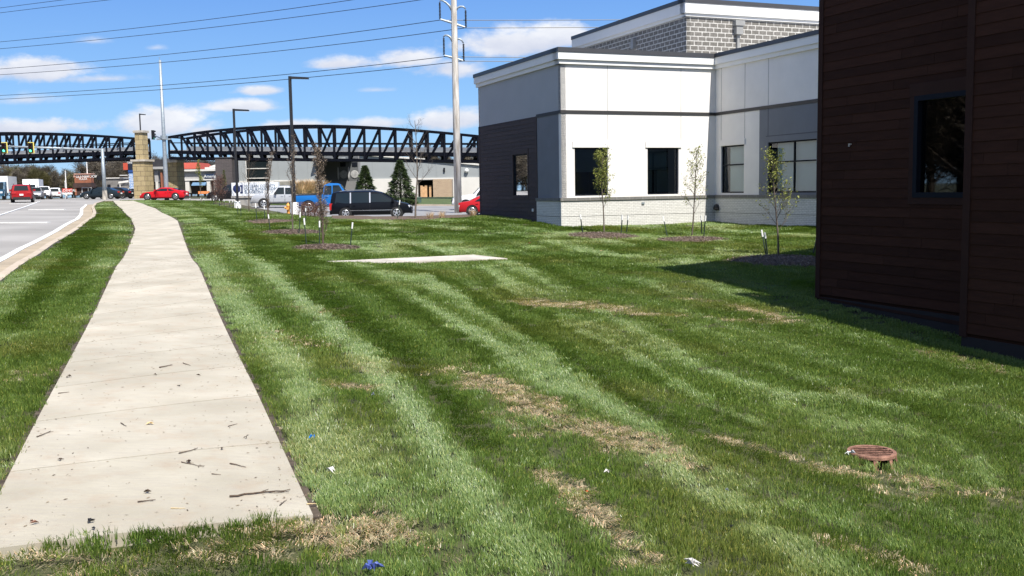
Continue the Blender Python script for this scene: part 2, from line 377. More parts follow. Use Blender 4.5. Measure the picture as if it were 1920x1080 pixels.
roadpoly+= [(-24,116),(-44,124),(-50,135),(-62,200),(-80,200),(-72,135),(-88,124),(-200,122),(-200,108),(-70,106),(-56,100)]+[tuple(p) for p in fk_[::-1]]
sheet('road',roadpoly,RD-.03,m,step=4.,bst=2.)
M['lot']=mat('asphalt_lot',(.20,.20,.20),.95,.12,.5,col2=(.27,.265,.26),bump=.3,bscale=120,detail=9)
lotA=H((436,388),(470,393.5),(520,400),(560,405.5),(620,409),(700,409.5),(780,409),(880,405.5),(910,401))
lotpoly=[(e[0]+6,e[1]-3)]+[tuple(p) for p in lotA]+[(2,56),(50,58),(50,100),(-5,101),(-22,100)]
sheet('parking_lot',lotpoly,RD+.02,M['lot'],step=3.,bst=1.5)
# lawn (soil and thatch sheet; the blades come later)
M['lawn']=mat('lawn_thatch',(.045,.062,.016),1,.35,5,col2=(.085,.085,.032),bump=.6,bscale=60,detail=9)
C0=at(1054,425,40)[:2]; C1=C0+B2*7.266; W0=at(1532,562,20.2)[:2]; WC=W0-B2*.8-A2*4.47
lawnpoly=[tuple(p) for p in curbx]+[tuple(p) for p in kc[1:]]+[tuple(p) for p in streetedge[1:]]+[tuple(p) for p in lotA]+[(2,56),(8,54),(45,54),(45,-12),(2,-25)]
sheet('lawn',lawnpoly,-.045,M['lawn'],step=.9,skirt=.3)
# kerb and gutter
def strip(name,line,w0,w1,z0,z1,m,kind='structure',st=.8):
    P=densify(line,False,st); P=np.array(P); T=np.gradient(P,axis=0); T/=np.linalg.norm(T,axis=1)[:,None]; Nn=np.c_[-T[:,1],T[:,0]]
    a=P+Nn*w0; b=P+Nn*w1; za=Lz(P[:,0],P[:,1]); mb=MB()
    for i in range(len(P)-1):
        mb.hexa([(*a[i],za[i]+z0),(*b[i],za[i]+z0),(*b[i+1],za[i+1]+z0),(*a[i+1],za[i+1]+z0),(*a[i],za[i]+z1),(*b[i],za[i]+z1),(*b[i+1],za[i+1]+z1),(*a[i+1],za[i+1]+z1)])
    o=mb.build(name,m); o['kind']=kind; return o
cl=list(curbx)+kc[1:]+streetedge[1:]
M['kerb']=mat('kerb_concrete',(.42,.35,.27),.9,.15,1.5,bump=.3,bscale=60)
M['gutter']=mat('gutter_concrete',(.33,.27,.19),.9,.2,.8,bump=.3,bscale=60)
strip('kerb',cl,-.02,.17,-.35,.02,M['kerb'])
strip('gutter',curbx,.17,.75,-.35,RD+.014,M['gutter'])
M['mark']=mat('road_marking_paint',(.62,.62,.60),.8,.1,6)
strip('road_marking',curbx,.76,.96,RD-.1,RD+.022,M['mark'])
def markline(pts,w_):
    P=H(*pts,off=RD); strip('road_marking',P,-w_/2,w_/2,RD-.1,RD+.018,M['mark'],st=2.)
markline([(-200,436),(0,403),(75,378.5)],.15)
markline([(-60,417.8),(92,416.8)],.35); markline([(55,393.4),(122,393.8)],.35)
markline([(20,382),(64,381)],.3)
# sidewalk in slabs
M['walk']=D.materials.new('sidewalk_concrete'); m=M['walk']; m.use_nodes=True; t=m.node_tree; n=N(t); b=t.nodes['Principled BSDF']; b.inputs['Roughness'].default_value=.92
tcn=t.nodes.new('ShaderNodeTexCoord'); v=tcn.outputs['Object']
c_=n.mix(n.ramp(n.noise(v,1.1,6),[(.35,(0,0,0)),(.7,(1,1,1))]),(.345,.312,.240),(.48,.442,.355))
mp=t.nodes.new('ShaderNodeMapping'); mp.inputs['Rotation'].default_value=(0,0,.35); mp.inputs['Scale'].default_value=(3,30,1); t.links.new(v,mp.inputs[0])
c_=n.mix(n.m('MULTIPLY',n.ramp(n.noise(mp.outputs[0],1.5,5),[(.42,(0,0,0)),(.72,(1,1,1))]),.6),c_,(.36,.325,.275))
c_=n.mix(n.ramp(n.noise(v,55,3,.7),[(.66,(0,0,0)),(.76,(.7,.7,.7))]),c_,(.22,.18,.14))
c_=n.mix(n.ramp(n.noise(v,5,6,.65),[(.50,(0,0,0)),(.75,(.5,.5,.5))]),c_,(.36,.27,.19))
uvn=t.nodes.new('ShaderNodeUVMap'); sxx=t.nodes.new('ShaderNodeSeparateXYZ'); t.links.new(uvn.outputs[0],sxx.inputs[0]); c_=n.mix(1.,c_,n.ramp(sxx.outputs[0],[(0,(.93,.925,.91)),(.5,(1,1,1)),(1,(1.05,1.04,1.03))]),'MULTIPLY')
vo=t.nodes.new('ShaderNodeTexVoronoi'); vo.feature='DISTANCE_TO_EDGE'; vo.inputs['Scale'].default_value=.55; t.links.new(v,vo.inputs['Vector'])
t.links.new(c_,b.inputs['Base Color']); bp=t.nodes.new('ShaderNodeBump'); bp.inputs['Strength'].default_value=.6; bp.inputs['Distance'].default_value=.008
t.links.new(n.noise(mp.outputs[0],9,5),bp.inputs['Height']); t.links.new(bp.outputs[0],b.inputs['Normal'])
Sd=np.array([math.sin(math.radians(-19.6)),math.cos(math.radians(-19.6))]); Sp=np.array([Sd[1],-Sd[0]])
R0=hit(587,972)[:2]; R1=hit(333,415)[:2]; L1=hit(254,430)[:2]; L0=hit(108,720)[:2]
dl=(L0-L1)/np.linalg.norm(L0-L1); E0=hit(0,1035)[:2]; ed=(E0-R0)/np.linalg.norm(E0-R0); En=np.array([ed[1],-ed[0]]); En=En if En@Sd>0 else -En; Lst=L0+dl*((L0-R0)@Sd/abs(dl@Sd)) ; Lst=L0+dl*(((R0-L0)@En)/(dl@En))
Rl=[R0,R1]+H((291,391),(268,382.5),(250,377.2)); Ll=[Lst,L1]+H((245,410),(228,392),(212,377.4))
def resamp(a,b,n_): return [a+(b-a)*i/n_ for i in range(n_)]
sw=[]
for i in range(4):
    n_=max(1,int(np.linalg.norm(Rl[i+1]-Rl[i])/.38)); sw+=list(zip(resamp(Ll[i],Ll[i+1],n_),resamp(Rl[i],Rl[i+1],n_)))
sw.append((Ll[-1],Rl[-1])); mb=MB()
for i in range(len(sw)-1):
    (a,b_),(d_,c2)=sw[i],sw[i+1]; jt=.018/max(.1,np.linalg.norm(c2-b_))
    if i%4==3: d_=d_+(a-d_)*jt; c2=c2+(b_-c2)*jt
    for k in range(5):
        e0,e1=a+(b_-a)*k/5,a+(b_-a)*(k+1)/5; g0,g1_=d_+(c2-d_)*k/5,d_+(c2-d_)*(k+1)/5
        q=[e0,e1,g1_,g0]; zz=[Lz(*p)+.02 for p in q]; mb.hexa([(*p,z-.2) for p,z in zip(q,zz)]+[(*p,z) for p,z in zip(q,zz)]); mb.uv[-24:]=[((i//4*.37)%1,0)]*24
tag(mb.build('sidewalk',M['walk']),kind='structure')
swpoly=[p for p,_ in sw]+[p for _,p in sw[::-1]]; sidew=np.array(swpoly)
o=sheet('sidewalk_bedding',[tuple(p) for p in swpoly],.006,mat('joint_sand',(.72,.68,.60),.95,.1,5),step=1.5)
M['soil']=mat('edge_soil',(.035,.024,.016),1,.4,12,col2=(.10,.075,.05))
for ln,sg in (([p for p,_ in sw],1),([p for _,p in sw],-1)): strip('soil_edge',ln,.0 if sg>0 else -.045,.045 if sg>0 else .0,-.2,.004,M['soil'],st=.5)
# concrete pad in the lawn
padp=H((612,493.5),(708,496.5),(952,488),(888,480.5))
padn=np.array([tuple(p) for p in padp]); pz=Lz(padn[:,0],padn[:,1]); pc_=np.linalg.lstsq(np.c_[padn,np.ones(4)],pz,rcond=None)[0]; pz=np.c_[padn,np.ones(4)]@pc_+.05
mb=MB(); mb.hexa([(*a,b-.3) for a,b in zip(padn,pz)]+[(*a,b) for a,b in zip(padn,pz)]); tag(mb.build('concrete_pad',M['conc']),kind='structure')

# ------------------------------------------------------------------ walls
class Fr:      # a vertical wall plane: origin, direction u, outward normal o
    def __init__(s,o,u,n): s.o,s.u,s.n=np.array(o,float),np.array(u,float),np.array(n,float)
    def p(s,u,z,o=0.): q=s.o+s.u*u+s.n*o; return (q[0],q[1],z)
    def box(s,mb,u0,u1,z0,z1,o0,o1):
        mb.face((s.p(u0,z0,o1),s.p(u1,z0,o1),s.p(u1,z1,o1),s.p(u0,z1,o1)),((u0,z0),(u1,z0),(u1,z1),(u0,z1)))
        mb.face((s.p(u1,z0,o0),s.p(u0,z0,o0),s.p(u0,z1,o0),s.p(u1,z1,o0)))
        mb.face((s.p(u0,z0,o0),s.p(u0,z0,o1),s.p(u0,z1,o1),s.p(u0,z1,o0)),((o0,z0),(o1,z0),(o1,z1),(o0,z1)))
        mb.face((s.p(u1,z0,o1),s.p(u1,z0,o0),s.p(u1,z1,o0),s.p(u1,z1,o1)),((o0,z0),(o1,z0),(o1,z1),(o0,z1)))
        mb.face((s.p(u0,z1,o0),s.p(u0,z1,o1),s.p(u1,z1,o1),s.p(u1,z1,o0)),((u0,o0),(u0,o1),(u1,o1),(u1,o0)))
        mb.face((s.p(u0,z0,o1),s.p(u0,z0,o0),s.p(u1,z0,o0),s.p(u1,z0,o1)),((u0,o0),(u0,o1),(u1,o1),(u1,o0)))
    def wall(s,mb,u0,u1,z0,z1,o0,o1,holes=()):
        us=sorted({u0,u1,*[h[0] for h in holes],*[h[1] for h in holes]}); 
        for a,b in zip(us,us[1:]):
            hz=sorted([(h[2],h[3]) for h in holes if h[0]<=a+1e-6 and h[1]>=b-1e-6]); z=z0
            for p,q in hz:
                if p>z: s.box(mb,a,b,z,p,o0,o1)
                z=q
            if z<z1: s.box(mb,a,b,z,z1,o0,o1)
    def lap(s,mb,u0,u1,z0,z1,ex,holes=(),o=0.,lip=.016):
        z=z0
        while z<z1-.01:
            t=min(z+ex,z1); cuts=[(h[0],h[1]) for h in holes if h[2]<t-ex*.3 and h[3]>z+ex*.3]; us=[(u0,u1)]
            for a,b in cuts:
                nu=[]
                for p,q in us:
                    if a>p: nu.append((p,min(a,q)))
                    if b<q: nu.append((max(b,p),q))
                us=[x for x in nu if x[1]>x[0]+.01]
            cutp=[]; off_=(hash((round(z*100),7))%1000)/1000*3.6
            for p,q in us:
                a=p
                g=u0-off_
                while g<q-.05:
                    g+=3.66
                    if a+.15<g<q-.15: cutp.append((a,g-.0025)); a=g+.0025
                cutp.append((a,q))
            for p,q in cutp:
                mb.face((s.p(p,z,o+lip),s.p(q,z,o+lip),s.p(q,t,o+.003),s.p(p,t,o+.003)),((p,z),(q,z),(q,t),(p,t)))
                mb.face((s.p(p,z,o-.02),s.p(q,z,o-.02),s.p(q,z,o+lip),s.p(p,z,o+lip)))
                mb.face((s.p(p,z,o-.02),s.p(p,z,o+lip),s.p(p,t,o+.003),s.p(p,t,o-.02))); mb.face((s.p(q,z,o+lip),s.p(q,z,o-.02),s.p(q,t,o-.02),s.p(q,t,o+.003)))
            z=t
def window(fr,par,u0,u1,z0,z1,inset=.1,vm=(),hm=(),glass='glassd',blinds=(),fw=.055,outer=.0):
    # a window part with frame bars, panes, blinds and the dark room behind
    mb=MB(); a,b=-inset-.04,-inset+.04+outer
    fr.box(mb,u0,u1,z0,z0+fw,a,b); fr.box(mb,u0,u1,z1-fw,z1,a,b); fr.box(mb,u0,u0+fw,z0+fw,z1-fw,a,b); fr.box(mb,u1-fw,u1,z0+fw,z1-fw,a,b)
    for x in vm: fr.box(mb,x-fw/2,x+fw/2,z0+fw,z1-fw,a+.004,b-.004)
    for z in hm: fr.box(mb,u0+fw,u1-fw,z-fw/2,z+fw/2,a+.008,b-.008)
    wo=mb.build('window',M['frame'],par)
    mb=MB(); g=-inset; mb.face((fr.p(u0+fw*.8,z0+fw*.8,g),fr.p(u1-fw*.8,z0+fw*.8,g),fr.p(u1-fw*.8,z1-fw*.8,g),fr.p(u0+fw*.8,z1-fw*.8,g)))
    mb.build('pane',M[glass],wo)
    mb=MB(); fr.box(mb,u0-.3,u1+.3,z0-.3,z1+.3,-inset-2.2,-inset-2.15)
    for q in ((u0-.3,u0-.28),(u1+.28,u1+.3)): fr.box(mb,q[0],q[1],z0-.3,z1+.3,-inset-2.15,-.22)
    fr.box(mb,u0-.28,u1+.28,z0-.3,z0-.28,-inset-2.15,-.22); fr.box(mb,u0-.28,u1+.28,z1+.28,z1+.3,-inset-2.15,-.22); mb.build('interior',M['room'],wo)
    for (p,q,r,s_,mm) in blinds:
        mb=MB(); fr.box(mb,p,q,r,s_,-inset-.16,-inset-.15); mb.build('blind',M[mm],wo)
    return wo
# ---- white office building
zb=-.3; WB=empty('office_building',(C0[0],C0[1],.15),label='single-storey white and gray stucco office building with pale brick base and block penthouse',cat='building')
ff=Fr(C0,B2,-A2); fl=Fr(C0,A2,-B2); fs=Fr(C1,-A2,-B2); LF=7.266; LL=9.31; LS=16.
w1=(.59,2.09,1.37,3.30); w2=(3.95,5.45,1.37,3.30); w3=(.44,2.06,1.38,3.35); w4=(3.64,6.53,1.38,3.35); w5=(3.40,5.05,1.37,3.21)
mb=MB(); ff.wall(mb,0,LF,1.30,6.6,-.22,0,(w1,w2)); mb.build('front_wall',M['stucco'],WB)
mb=MB(); fs.wall(mb,0,3.08,1.30,4.70,-.22,0,(w3,)); fs.wall(mb,0,LS,4.70,6.6,-.22,0); mb.build('side_wall',M['stucco_pale2'] if 'stucco_pale2' in M else M['stucco'],WB)
mb=MB(); fs.wall(mb,3.08,LS,1.30,4.70,-.22,0,(w4,)); mb.build('gray_wall',M['stucco_gray'],WB)
mb=MB(); fl.wall(mb,0,LL,4.72,6.6,-.22,0); mb.build('side_wall',M['stucco_pale'],WB)
mb=MB(); fl.wall(mb,.0,2.38,1.30,4.70,-.22,-.002); mb.build('gray_wall',M['stucco_gray'],WB)
mb=MB(); fl.lap(mb,2.38,LL,-.2,4.72,.18,((w5[0],w5[1],w5[2],w5[3]),)); fl.wall(mb,2.38,LL,-.3,4.72,-.25,-.021,(w5,)); mb.build('siding_wall',M['sidingp'],WB)
for a_ in ((2.38,2.50,-.2,4.72,0,.026),(LL-.1,LL+.02,-.2,4.72,0,.026)): mb=MB(); fl.box(mb,*a_); mb.build('corner_board',M['sidingp'],WB)
mb=MB(); fl.box(mb,w5[0]-.1,w5[1]+.1,w5[3],w5[3]+.22,.0,.03); fl.box(mb,w5[0]-.09,w5[0],w5[2]-.09,w5[3],0,.024); fl.box(mb,w5[1],w5[1]+.09,w5[2]-.09,w5[3],0,.024); fl.box(mb,w5[0],w5[1],w5[2]-.09,w5[2],0,.024); mb.build('window_trim',M['sidingp'],WB)
mb=MB(); ff.wall(mb,-.06,LF,zb,1.18,-.22,.06); fl.wall(mb,-.06+.065,2.38,zb,1.18,-.1,.06); fs.wall(mb,.06,LS,zb,1.18,-.2,.06); mb.build('brick_base',M['brick'],WB)
mb=MB(); ff.box(mb,-.105,LF-.0,.548,.562,.06,.068); fl.box(mb,-.06,2.38,.548,.562,.06,.068); fs.box(mb,.07,LS,.548,.562,.06,.068); mb.build('brick_joint',M['ledge'],WB)
mb=MB(); ff.wall(mb,-.1,LF,1.18,1.30,-.1,.10); fl.wall(mb,.0,2.40,1.18,1.30,-.1,.10); fs.wall(mb,.1,LS,1.18,1.30,-.1,.10); mb.build('stone_ledge',M['ledge'],WB)
mb=MB(); ff.box(mb,-.02,LF,4.66,4.79,0,.025); fl.box(mb,0.0,2.40,4.66,4.79,-.0,.025); fs.box(mb,.025,LS,4.66,4.79,0,.025); mb.build('dark_band',M['band'],WB)
mb=MB(); ff.box(mb,-.16,LF,6.77,7.06,-.4,.16); fl.box(mb,-.0,LL+.16,6.77,7.06,-.4,.16); fs.box(mb,.16,LS,6.77,7.06,-.4,.16)
ff.box(mb,-.09,LF,6.60,6.768,-.4,.09); fl.box(mb,0,LL+.09,6.60,6.768,-.4,.09); fs.box(mb,.09,LS,6.60,6.768,-.4,.09); mb.build('cornice',M['trimw'],WB)
mb=MB(); ff.box(mb,-.19,LF,7.06,7.23,-.5,.19); fl.box(mb,0,LL+.19,7.06,7.23,-.5,.19); fs.box(mb,.19,LS,7.06,7.23,-.5,.19); mb.build('parapet_cap',M['cap'],WB)
M['jl']=mat('joint_gray',(.38,.37,.36),.9,0); M['jd']=mat('joint_dark',(.10,.105,.12),.9,0)  # gray and dark tones of the stucco joint lines
JT=[(ff,u,a_,b_,'jl') for u in (2.10,5.56) for a_,b_ in ((3.56,4.66),(4.80,6.6))]+[(fs,u,3.6,4.66,'jl') for u in (.44,2.10)]+[(fs,u,4.80,6.6,'jl') for u in (.44,2.10,3.64,6.61)]+[(fs,u,3.6,4.66,'jd') for u in (3.64,6.60)]
for f_,u,a_,b_,m_ in JT: mb=MB(); f_.box(mb,u-.012,u+.012,a_,b_,0,.006); mb.build('stucco_joint',M[m_],WB)
mb=MB(); fs.box(mb,3.5,6.7,3.58,3.61,0,.006); mb.build('stucco_joint',M['jd'],WB)
for f_,a_ in ((ff,(w1[0]-.1,w1[1]+.08,3.31,3.56,0,.045)),(ff,(w2[0]-.1,w2[1]+.12,3.31,3.56,0,.045)),(fs,(w3[0]-.08,w3[1]+.1,3.36,3.58,0,.045))): mb=MB(); f_.box(mb,*a_); mb.build('window_head',M['stucco'],WB)
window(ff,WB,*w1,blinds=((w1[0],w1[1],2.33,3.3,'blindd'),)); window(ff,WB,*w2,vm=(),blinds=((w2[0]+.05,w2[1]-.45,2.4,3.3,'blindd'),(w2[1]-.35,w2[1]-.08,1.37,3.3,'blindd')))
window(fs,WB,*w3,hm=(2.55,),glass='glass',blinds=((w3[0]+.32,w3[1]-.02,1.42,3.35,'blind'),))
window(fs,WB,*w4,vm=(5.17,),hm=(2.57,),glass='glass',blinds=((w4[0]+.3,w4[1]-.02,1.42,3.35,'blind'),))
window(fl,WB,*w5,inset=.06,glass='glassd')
# roof slab behind the parapet
mb=MB()
def prism(mb,pts,z0,z1):
    n=len(pts); mb.face([(*p,z1) for p in pts],[(p[0],p[1]) for p in pts]); mb.face([(*p,z0) for p in pts[::-1]])
    for i in range(n): a,b=pts[i],pts[(i+1)%n]; mb.face(((*a,z0),(*b,z0),(*b,z1),(*a,z1)))
BR=[C0+B2*.3+A2*.3,C1+B2*.3+A2*.3,C1-A2*LS+B2*.3,C1-A2*LS+B2*14,C0+A2*(LL-.3)+B2*(LF+14),C0+A2*(LL-.3)+B2*.3]
prism(mb,BR,6.5,6.58); mb.build('roof',mat('roof_membrane',(.3,.3,.3),.9,.1),WB)
mb=MB(); fb=Fr(C0+A2*LL,B2,A2); fb.wall(mb,0,LF+14,zb,6.6,-.2,0); mb.build('back_wall',M['stucco'],WB)
# block penthouse
Q0=C0+A2*1.5; K=Q0+B2*6.774; fk=Fr(K,B2,-A2); fkl=Fr(K,A2,-B2)
PH=mb=MB(); fk.wall(mb,0,9,6.5,9.03,-.2,0); fkl.wall(mb,0,10.95,6.5,9.03,-.2,-.001); mb.build('block_penthouse',M['cmu'],WB)
mb=MB(); fk.box(mb,-.14,9.1,9.16,9.60,-.3,.14); fkl.box(mb,0,11.1,9.16,9.60,-.3,.14); fk.box(mb,-.07,9.1,9.03,9.158,-.3,.07); fkl.box(mb,0,11.05,9.03,9.158,-.3,.07); mb.build('cornice',M['trimw'],WB)
mb=MB(); fk.box(mb,-.17,9.15,9.60,9.78,-.4,.17); fkl.box(mb,0,11.12,9.60,9.78,-.4,.17); mb.build('parapet_cap',M['cap'],WB)
mb=MB(); fkr=Fr(K+B2*9,A2,B2); fkr.wall(mb,0,10.9,6.5,9.6,-.2,0); prism(mb,[K+B2*.2+A2*.2,K+B2*8.8+A2*.2,K+B2*8.8+A2*10.8,K+B2*.2+A2*10.8],9.3,9.4); mb.build('roof',M['cmu'],WB)
ds=mb=MB(); u=2.62; fk.box(mb,u-.17,u+.17,8.35,8.72,0,.22); fk.box(mb,u-.24,u+.24,8.72,8.95,0,.26); fk.box(mb,u-.06,u+.06,6.6,8.35,0,.12); mb.build('downspout',mat('gray_sheet_metal',(.30,.30,.29),.5,.1),WB)
mb=MB(); fkl.box(mb,4.4,4.62,8.25,8.7,0,.18); mb.build('scupper',D.materials['gray_sheet_metal'],WB)
mb=MB(); pr=fs.p(.28,.78,.1); mb.blob(pr,(.13,.13,.14),10,6,.05,2); pr=fs.p(.1,.78,.08); mb.tube([fs.p(.05,.8,.05),fs.p(.25,.72,.2),fs.p(.45,.7,.13)],.06); mb.build('wall_hydrant',M['black'],WB)
mb=MB(); ff.box(mb,3.62,3.75,.98,1.06,.06,.1); mb.build('hose_tap',M['galv'],WB)
mb=MB(); fl.box(mb,2.8,2.92,.72,.84,.0,.05); mb.build('vent',M['trimw'],WB)
# ---- dark brown wing at the right
DW=empty('brown_siding_building',(W0[0],W0[1],-.69),label='dark brown lap-sided building in shade at the right edge',cat='building')
f1=Fr(W0,-A2,-B2); f2=Fr(WC,-A2,-B2); L1_=4.47; L2_=17.; RT=7.15; wd=(2.56,4.2,1.40,3.19)
def zfound(s): return -.62-.075*s
mb=MB(); f1.lap(mb,.08,L1_,-.56,RT,.178,(wd,)); f1.wall(mb,0,L1_,-1.5,RT,-.25,-.021,(wd,)); f2.lap(mb,.10,L2_,-.74,RT,.178); f2.wall(mb,0,L2_,-1.6,RT,-.25,-.021); mb.build('siding_wall',M['siding'],DW)
mb=MB(); fj=Fr(WC,B2,A2); fj.lap(mb,0.1,.8,-.74,RT,.178); fe=Fr(W0,B2,A2); fe.lap(mb,.1,14,-.56,RT,.178); fe.wall(mb,.05,14,-1.5,RT,-.2,-.021); mb.build('end_siding',M['siding'],DW)
for f_,a_ in ((f1,(0,.10,-.64,RT,-.01,.03)),(f2,(0,.11,-.80,RT,-.01,.03)),(fj,(-.03,.09,-.80,RT,0.,.03)),(fe,(-.03,.09,-.64,RT,0,.03))): mb=MB(); f_.box(mb,*a_); mb.build('corner_board',M['sidetrim'],DW)
mb=MB(); f1.box(mb,wd[0]-.12,wd[1],wd[3],wd[3]+.22,0,.035); f1.box(mb,wd[0]-.11,wd[0],wd[2]-.12,wd[3],0,.028); f1.box(mb,wd[0],wd[1],wd[2]-.12,wd[2],0,.028); mb.build('window_trim',M['sidetrim'],DW)
mb=MB()
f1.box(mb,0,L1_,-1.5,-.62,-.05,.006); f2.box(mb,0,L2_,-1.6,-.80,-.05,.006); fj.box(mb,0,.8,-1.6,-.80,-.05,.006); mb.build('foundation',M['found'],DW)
mb=MB(); mb.face((f1.p(0,-.62,.02),f1.p(L1_,-.72,.02),f1.p(L1_,-.80,.012),f1.p(0,-.66,.012))); mb.build('base_flashing',M['sidetrim'],DW)
window(f1,DW,wd[0],wd[1],wd[2],wd[3],inset=.06,glass='glassd',fw=.09,outer=.06)
mb=MB(); f1.box(mb,.9,.96,2.41,2.44,.016,.05); f1.box(mb,.9,.93,2.38,2.41,.03,.05); mb.build('wall_sensor',M['conc'],DW)
mb=MB(); f1.box(mb,-.25,L1_-.3,RT,RT+.28,-.4,.25); f2.box(mb,-.25,L2_,RT,RT+.28,-.4,.25); mb.build('cornice',M['sidetrim'],DW)
RI=RT+3.9; g0,g1_,g2=W0+A2*.3-B2*.3,W0+A2*.3+B2*7.,W0+A2*.3+B2*14.3; mb=MB()
for a_,b_,za_,zb_ in ((g0,g1_,RT+.1,RI),(g1_,g2,RI,RT+.1)):
    c_,d_=b_-A2*22,a_-A2*22; mb.hexa([(*a_,za_),(*b_,zb_),(*c_,zb_),(*d_,za_),(*a_,za_+.22),(*b_,zb_+.22),(*c_,zb_+.22),(*d_,za_+.22)])
mb.build('roof',M['cap'],DW); mb=MB(); q_=W0-A2*.1; mb.face([(*(q_),RT),(*(q_+B2*14),RT),(*(q_+B2*7),RI)]); mb.build('gable',M['siding'],DW)
mb=MB(); prism(mb,[W0+B2*.1-A2*.1,W0+B2*14,W0+B2*14-A2*21,WC-A2*16.9+B2*.1,WC+B2*.1,WC+B2*.9],RT-.2,RT+.05); mb.build('ceiling',M['cap'],DW)
mb=MB(); Fr(W0+B2*14,-A2,B2).wall(mb,0,21.4,-1.6,RT,-.2,0); Fr(WC-A2*17,B2,-A2).wall(mb,0,14.8,-1.6,RT,-.2,0); mb.build('back_wall',M['siding'],DW)
# ------------------------------------------------------------------ footbridge
def span(name,label,pL,pR,topy,n,half,zofs=0.):
    # pL,pR: (px,y of bottom chord,Y). topy: list of (px,y). half: panel index where diagonals flip
    a=at(*pL); b=at(*pR); root=empty(name,((a+b)/2)[:2].tolist()+[0],label=label,cat='footbridge',group='truss footbridge spans')
    t=np.linspace(0,1,n+1); P=[a+(b-a)*q for q in t]; d=(b-a)[:2]/np.linalg.norm((b-a)[:2]); nn=np.array([-d[1],d[0],0]); nn=nn if nn[1]>0 else -nn
    tx=np.array([p[0] for p in topy]); ty=np.array([p[1] for p in topy]); cf=np.polyfit(tx,ty,3 if len(tx)>3 else 2); Tp=[]
    for p in P:
        u,_=px(*p); q=at(u,np.polyval(cf,u),p[1]); Tp.append(np.array([p[0],p[1],q[2]]))
    for side in (0,1):
        o=nn*3.4*side
        mb=MB(); [mb.beam(P[i]+o,P[i+1]+o,.26,.30) for i in range(n)]; mb.build('bottom_chord',M['bridge'],root)
        mb=MB(); [mb.beam(Tp[i]+o,Tp[i+1]+o,.28,.30) for i in range(n)]; mb.build('top_chord',M['bridge'],root)
        mb=MB(); h=np.array([0,0,.78]); [mb.beam(P[i]+o+h,P[i+1]+o+h,.2,.42) for i in range(n)]; mb.build('deck_beam',M['bridge'],root)
        mb=MB(); h=np.array([0,0,2.0]); [mb.beam(P[i]+o+h,P[i+1]+o+h,.08,.12) for i in range(n)]; mb.build('handrail',M['bridge'],root)
        for i in range(n+1):
            mb=MB(); mb.beam(P[i]+o+[0,0,.15],Tp[i]+o-[0,0,.15],.25,.25); mb.build('post',M['bridge'],root)
        for i in range(n):
            mb=MB()
            if i<half: mb.beam(Tp[i]+o,P[i+1]+o,.2,.22)
            else: mb.beam(P[i]+o,Tp[i+1]+o,.2,.22)
            mb.build('diagonal',M['bridge'],root)
    mb=MB(); h=np.array([0,0,.98])
    for i in range(n): mb.hexa([P[i]+h,P[i+1]+h,P[i+1]+h+nn*3.4,P[i]+h+nn*3.4,P[i]+h*1.12,P[i+1]+h*1.12,P[i+1]+h*1.12+nn*3.4,P[i]+h*1.12+nn*3.4])
    mb.build('deck',M['deck'],root)
    mb=MB()
    for i in range(n): mb.hexa([P[i]+nn*3.2+[0,0,1.1],P[i+1]+nn*3.2+[0,0,1.1],P[i+1]+nn*3.22+[0,0,1.1],P[i]+nn*3.22+[0,0,1.1],P[i]+nn*3.2+[0,0,1.65],P[i+1]+nn*3.2+[0,0,1.65],P[i+1]+nn*3.22+[0,0,1.65],P[i]+nn*3.22+[0,0,1.65]])
    mb.build('rail_panel',M['meshp'],root)
    mb=MB(); [mb.beam(P[i]+[0,0,.1],P[i]+nn*3.4+[0,0,.1],.2,.25) for i in range(0,n+1)]; mb.build('floor_beam',M['bridge'],root)
    mb=MB(); [mb.beam(Tp[i],Tp[i]+nn*3.4,.18,.18) for i in range(0,n+1,2)]; mb.build('top_brace',M['bridge'],root)
    return root
span('truss_bridge','long dark arched truss footbridge span crossing behind the parking lot',(318,297,130),(962,303.5,110),[(318,257.5),(420,243.5),(500,238.5),(600,235.5),(700,239),(800,246.5),(900,256)],23,11)
span('truss_bridge','dark arched truss footbridge span over the road left of the tan stone pier',(-226,311,141),(252,297,130),[(-226,267),(-100,253),(0,250.3),(60,249.6),(170,253.5),(250,259.5)],20,10)
def pier(pxc,Y,label,wl,wu,ytop,yledge,m,lampon=False):
    g=at(pxc,372,Y); z0=Lz(g[0],Y)-.4; c=at(pxc,300,Y); r=empty('stone_pier',(c[0],Y,z0),label=label,cat='bridge pier',group='stone bridge piers')
    zl=at(pxc,yledge,Y)[2]; zt=at(pxc,ytop,Y)[2]; th=-.25
    def rb(mb,w_,z0_,z1_,ex=0):
        q=[np.array([c[0],Y,0])+np.array([math.cos(th)*sx_*w_/2-math.sin(th)*sy*w_/2,math.sin(th)*sx_*w_/2+math.cos(th)*sy*w_/2,0]) for sx_,sy in((-1,-1),(1,-1),(1,1),(-1,1))]
        mb.hexa([(p[0],p[1],z0_) for p in q]+[(p[0],p[1],z1_) for p in q])
    mb=MB(); rb(mb,wl,z0,zl); mb.build('lower_shaft',m,r)
    mb=MB(); rb(mb,wl+.35,zl,zl+.25); mb.build('ledge',M['conc'],r)
    mb=MB(); rb(mb,wu,zl+.25,zt-.28); mb.build('upper_shaft',m,r)
    mb=MB(); rb(mb,wu+.3,zt-.28,zt); mb.build('capstone',M['conc'],r)
    return c,zt
pc,pzt=pier(267,128.5,'tan cut-stone bridge pier standing between the dark car and the red coupe',1.75,1.12,245,303,M['stone'])
pier(327,132.2,'shaded stone bridge pier under the deck beside the tall gray steel pole',1.7,1.5,297.5,305,M['stone'])
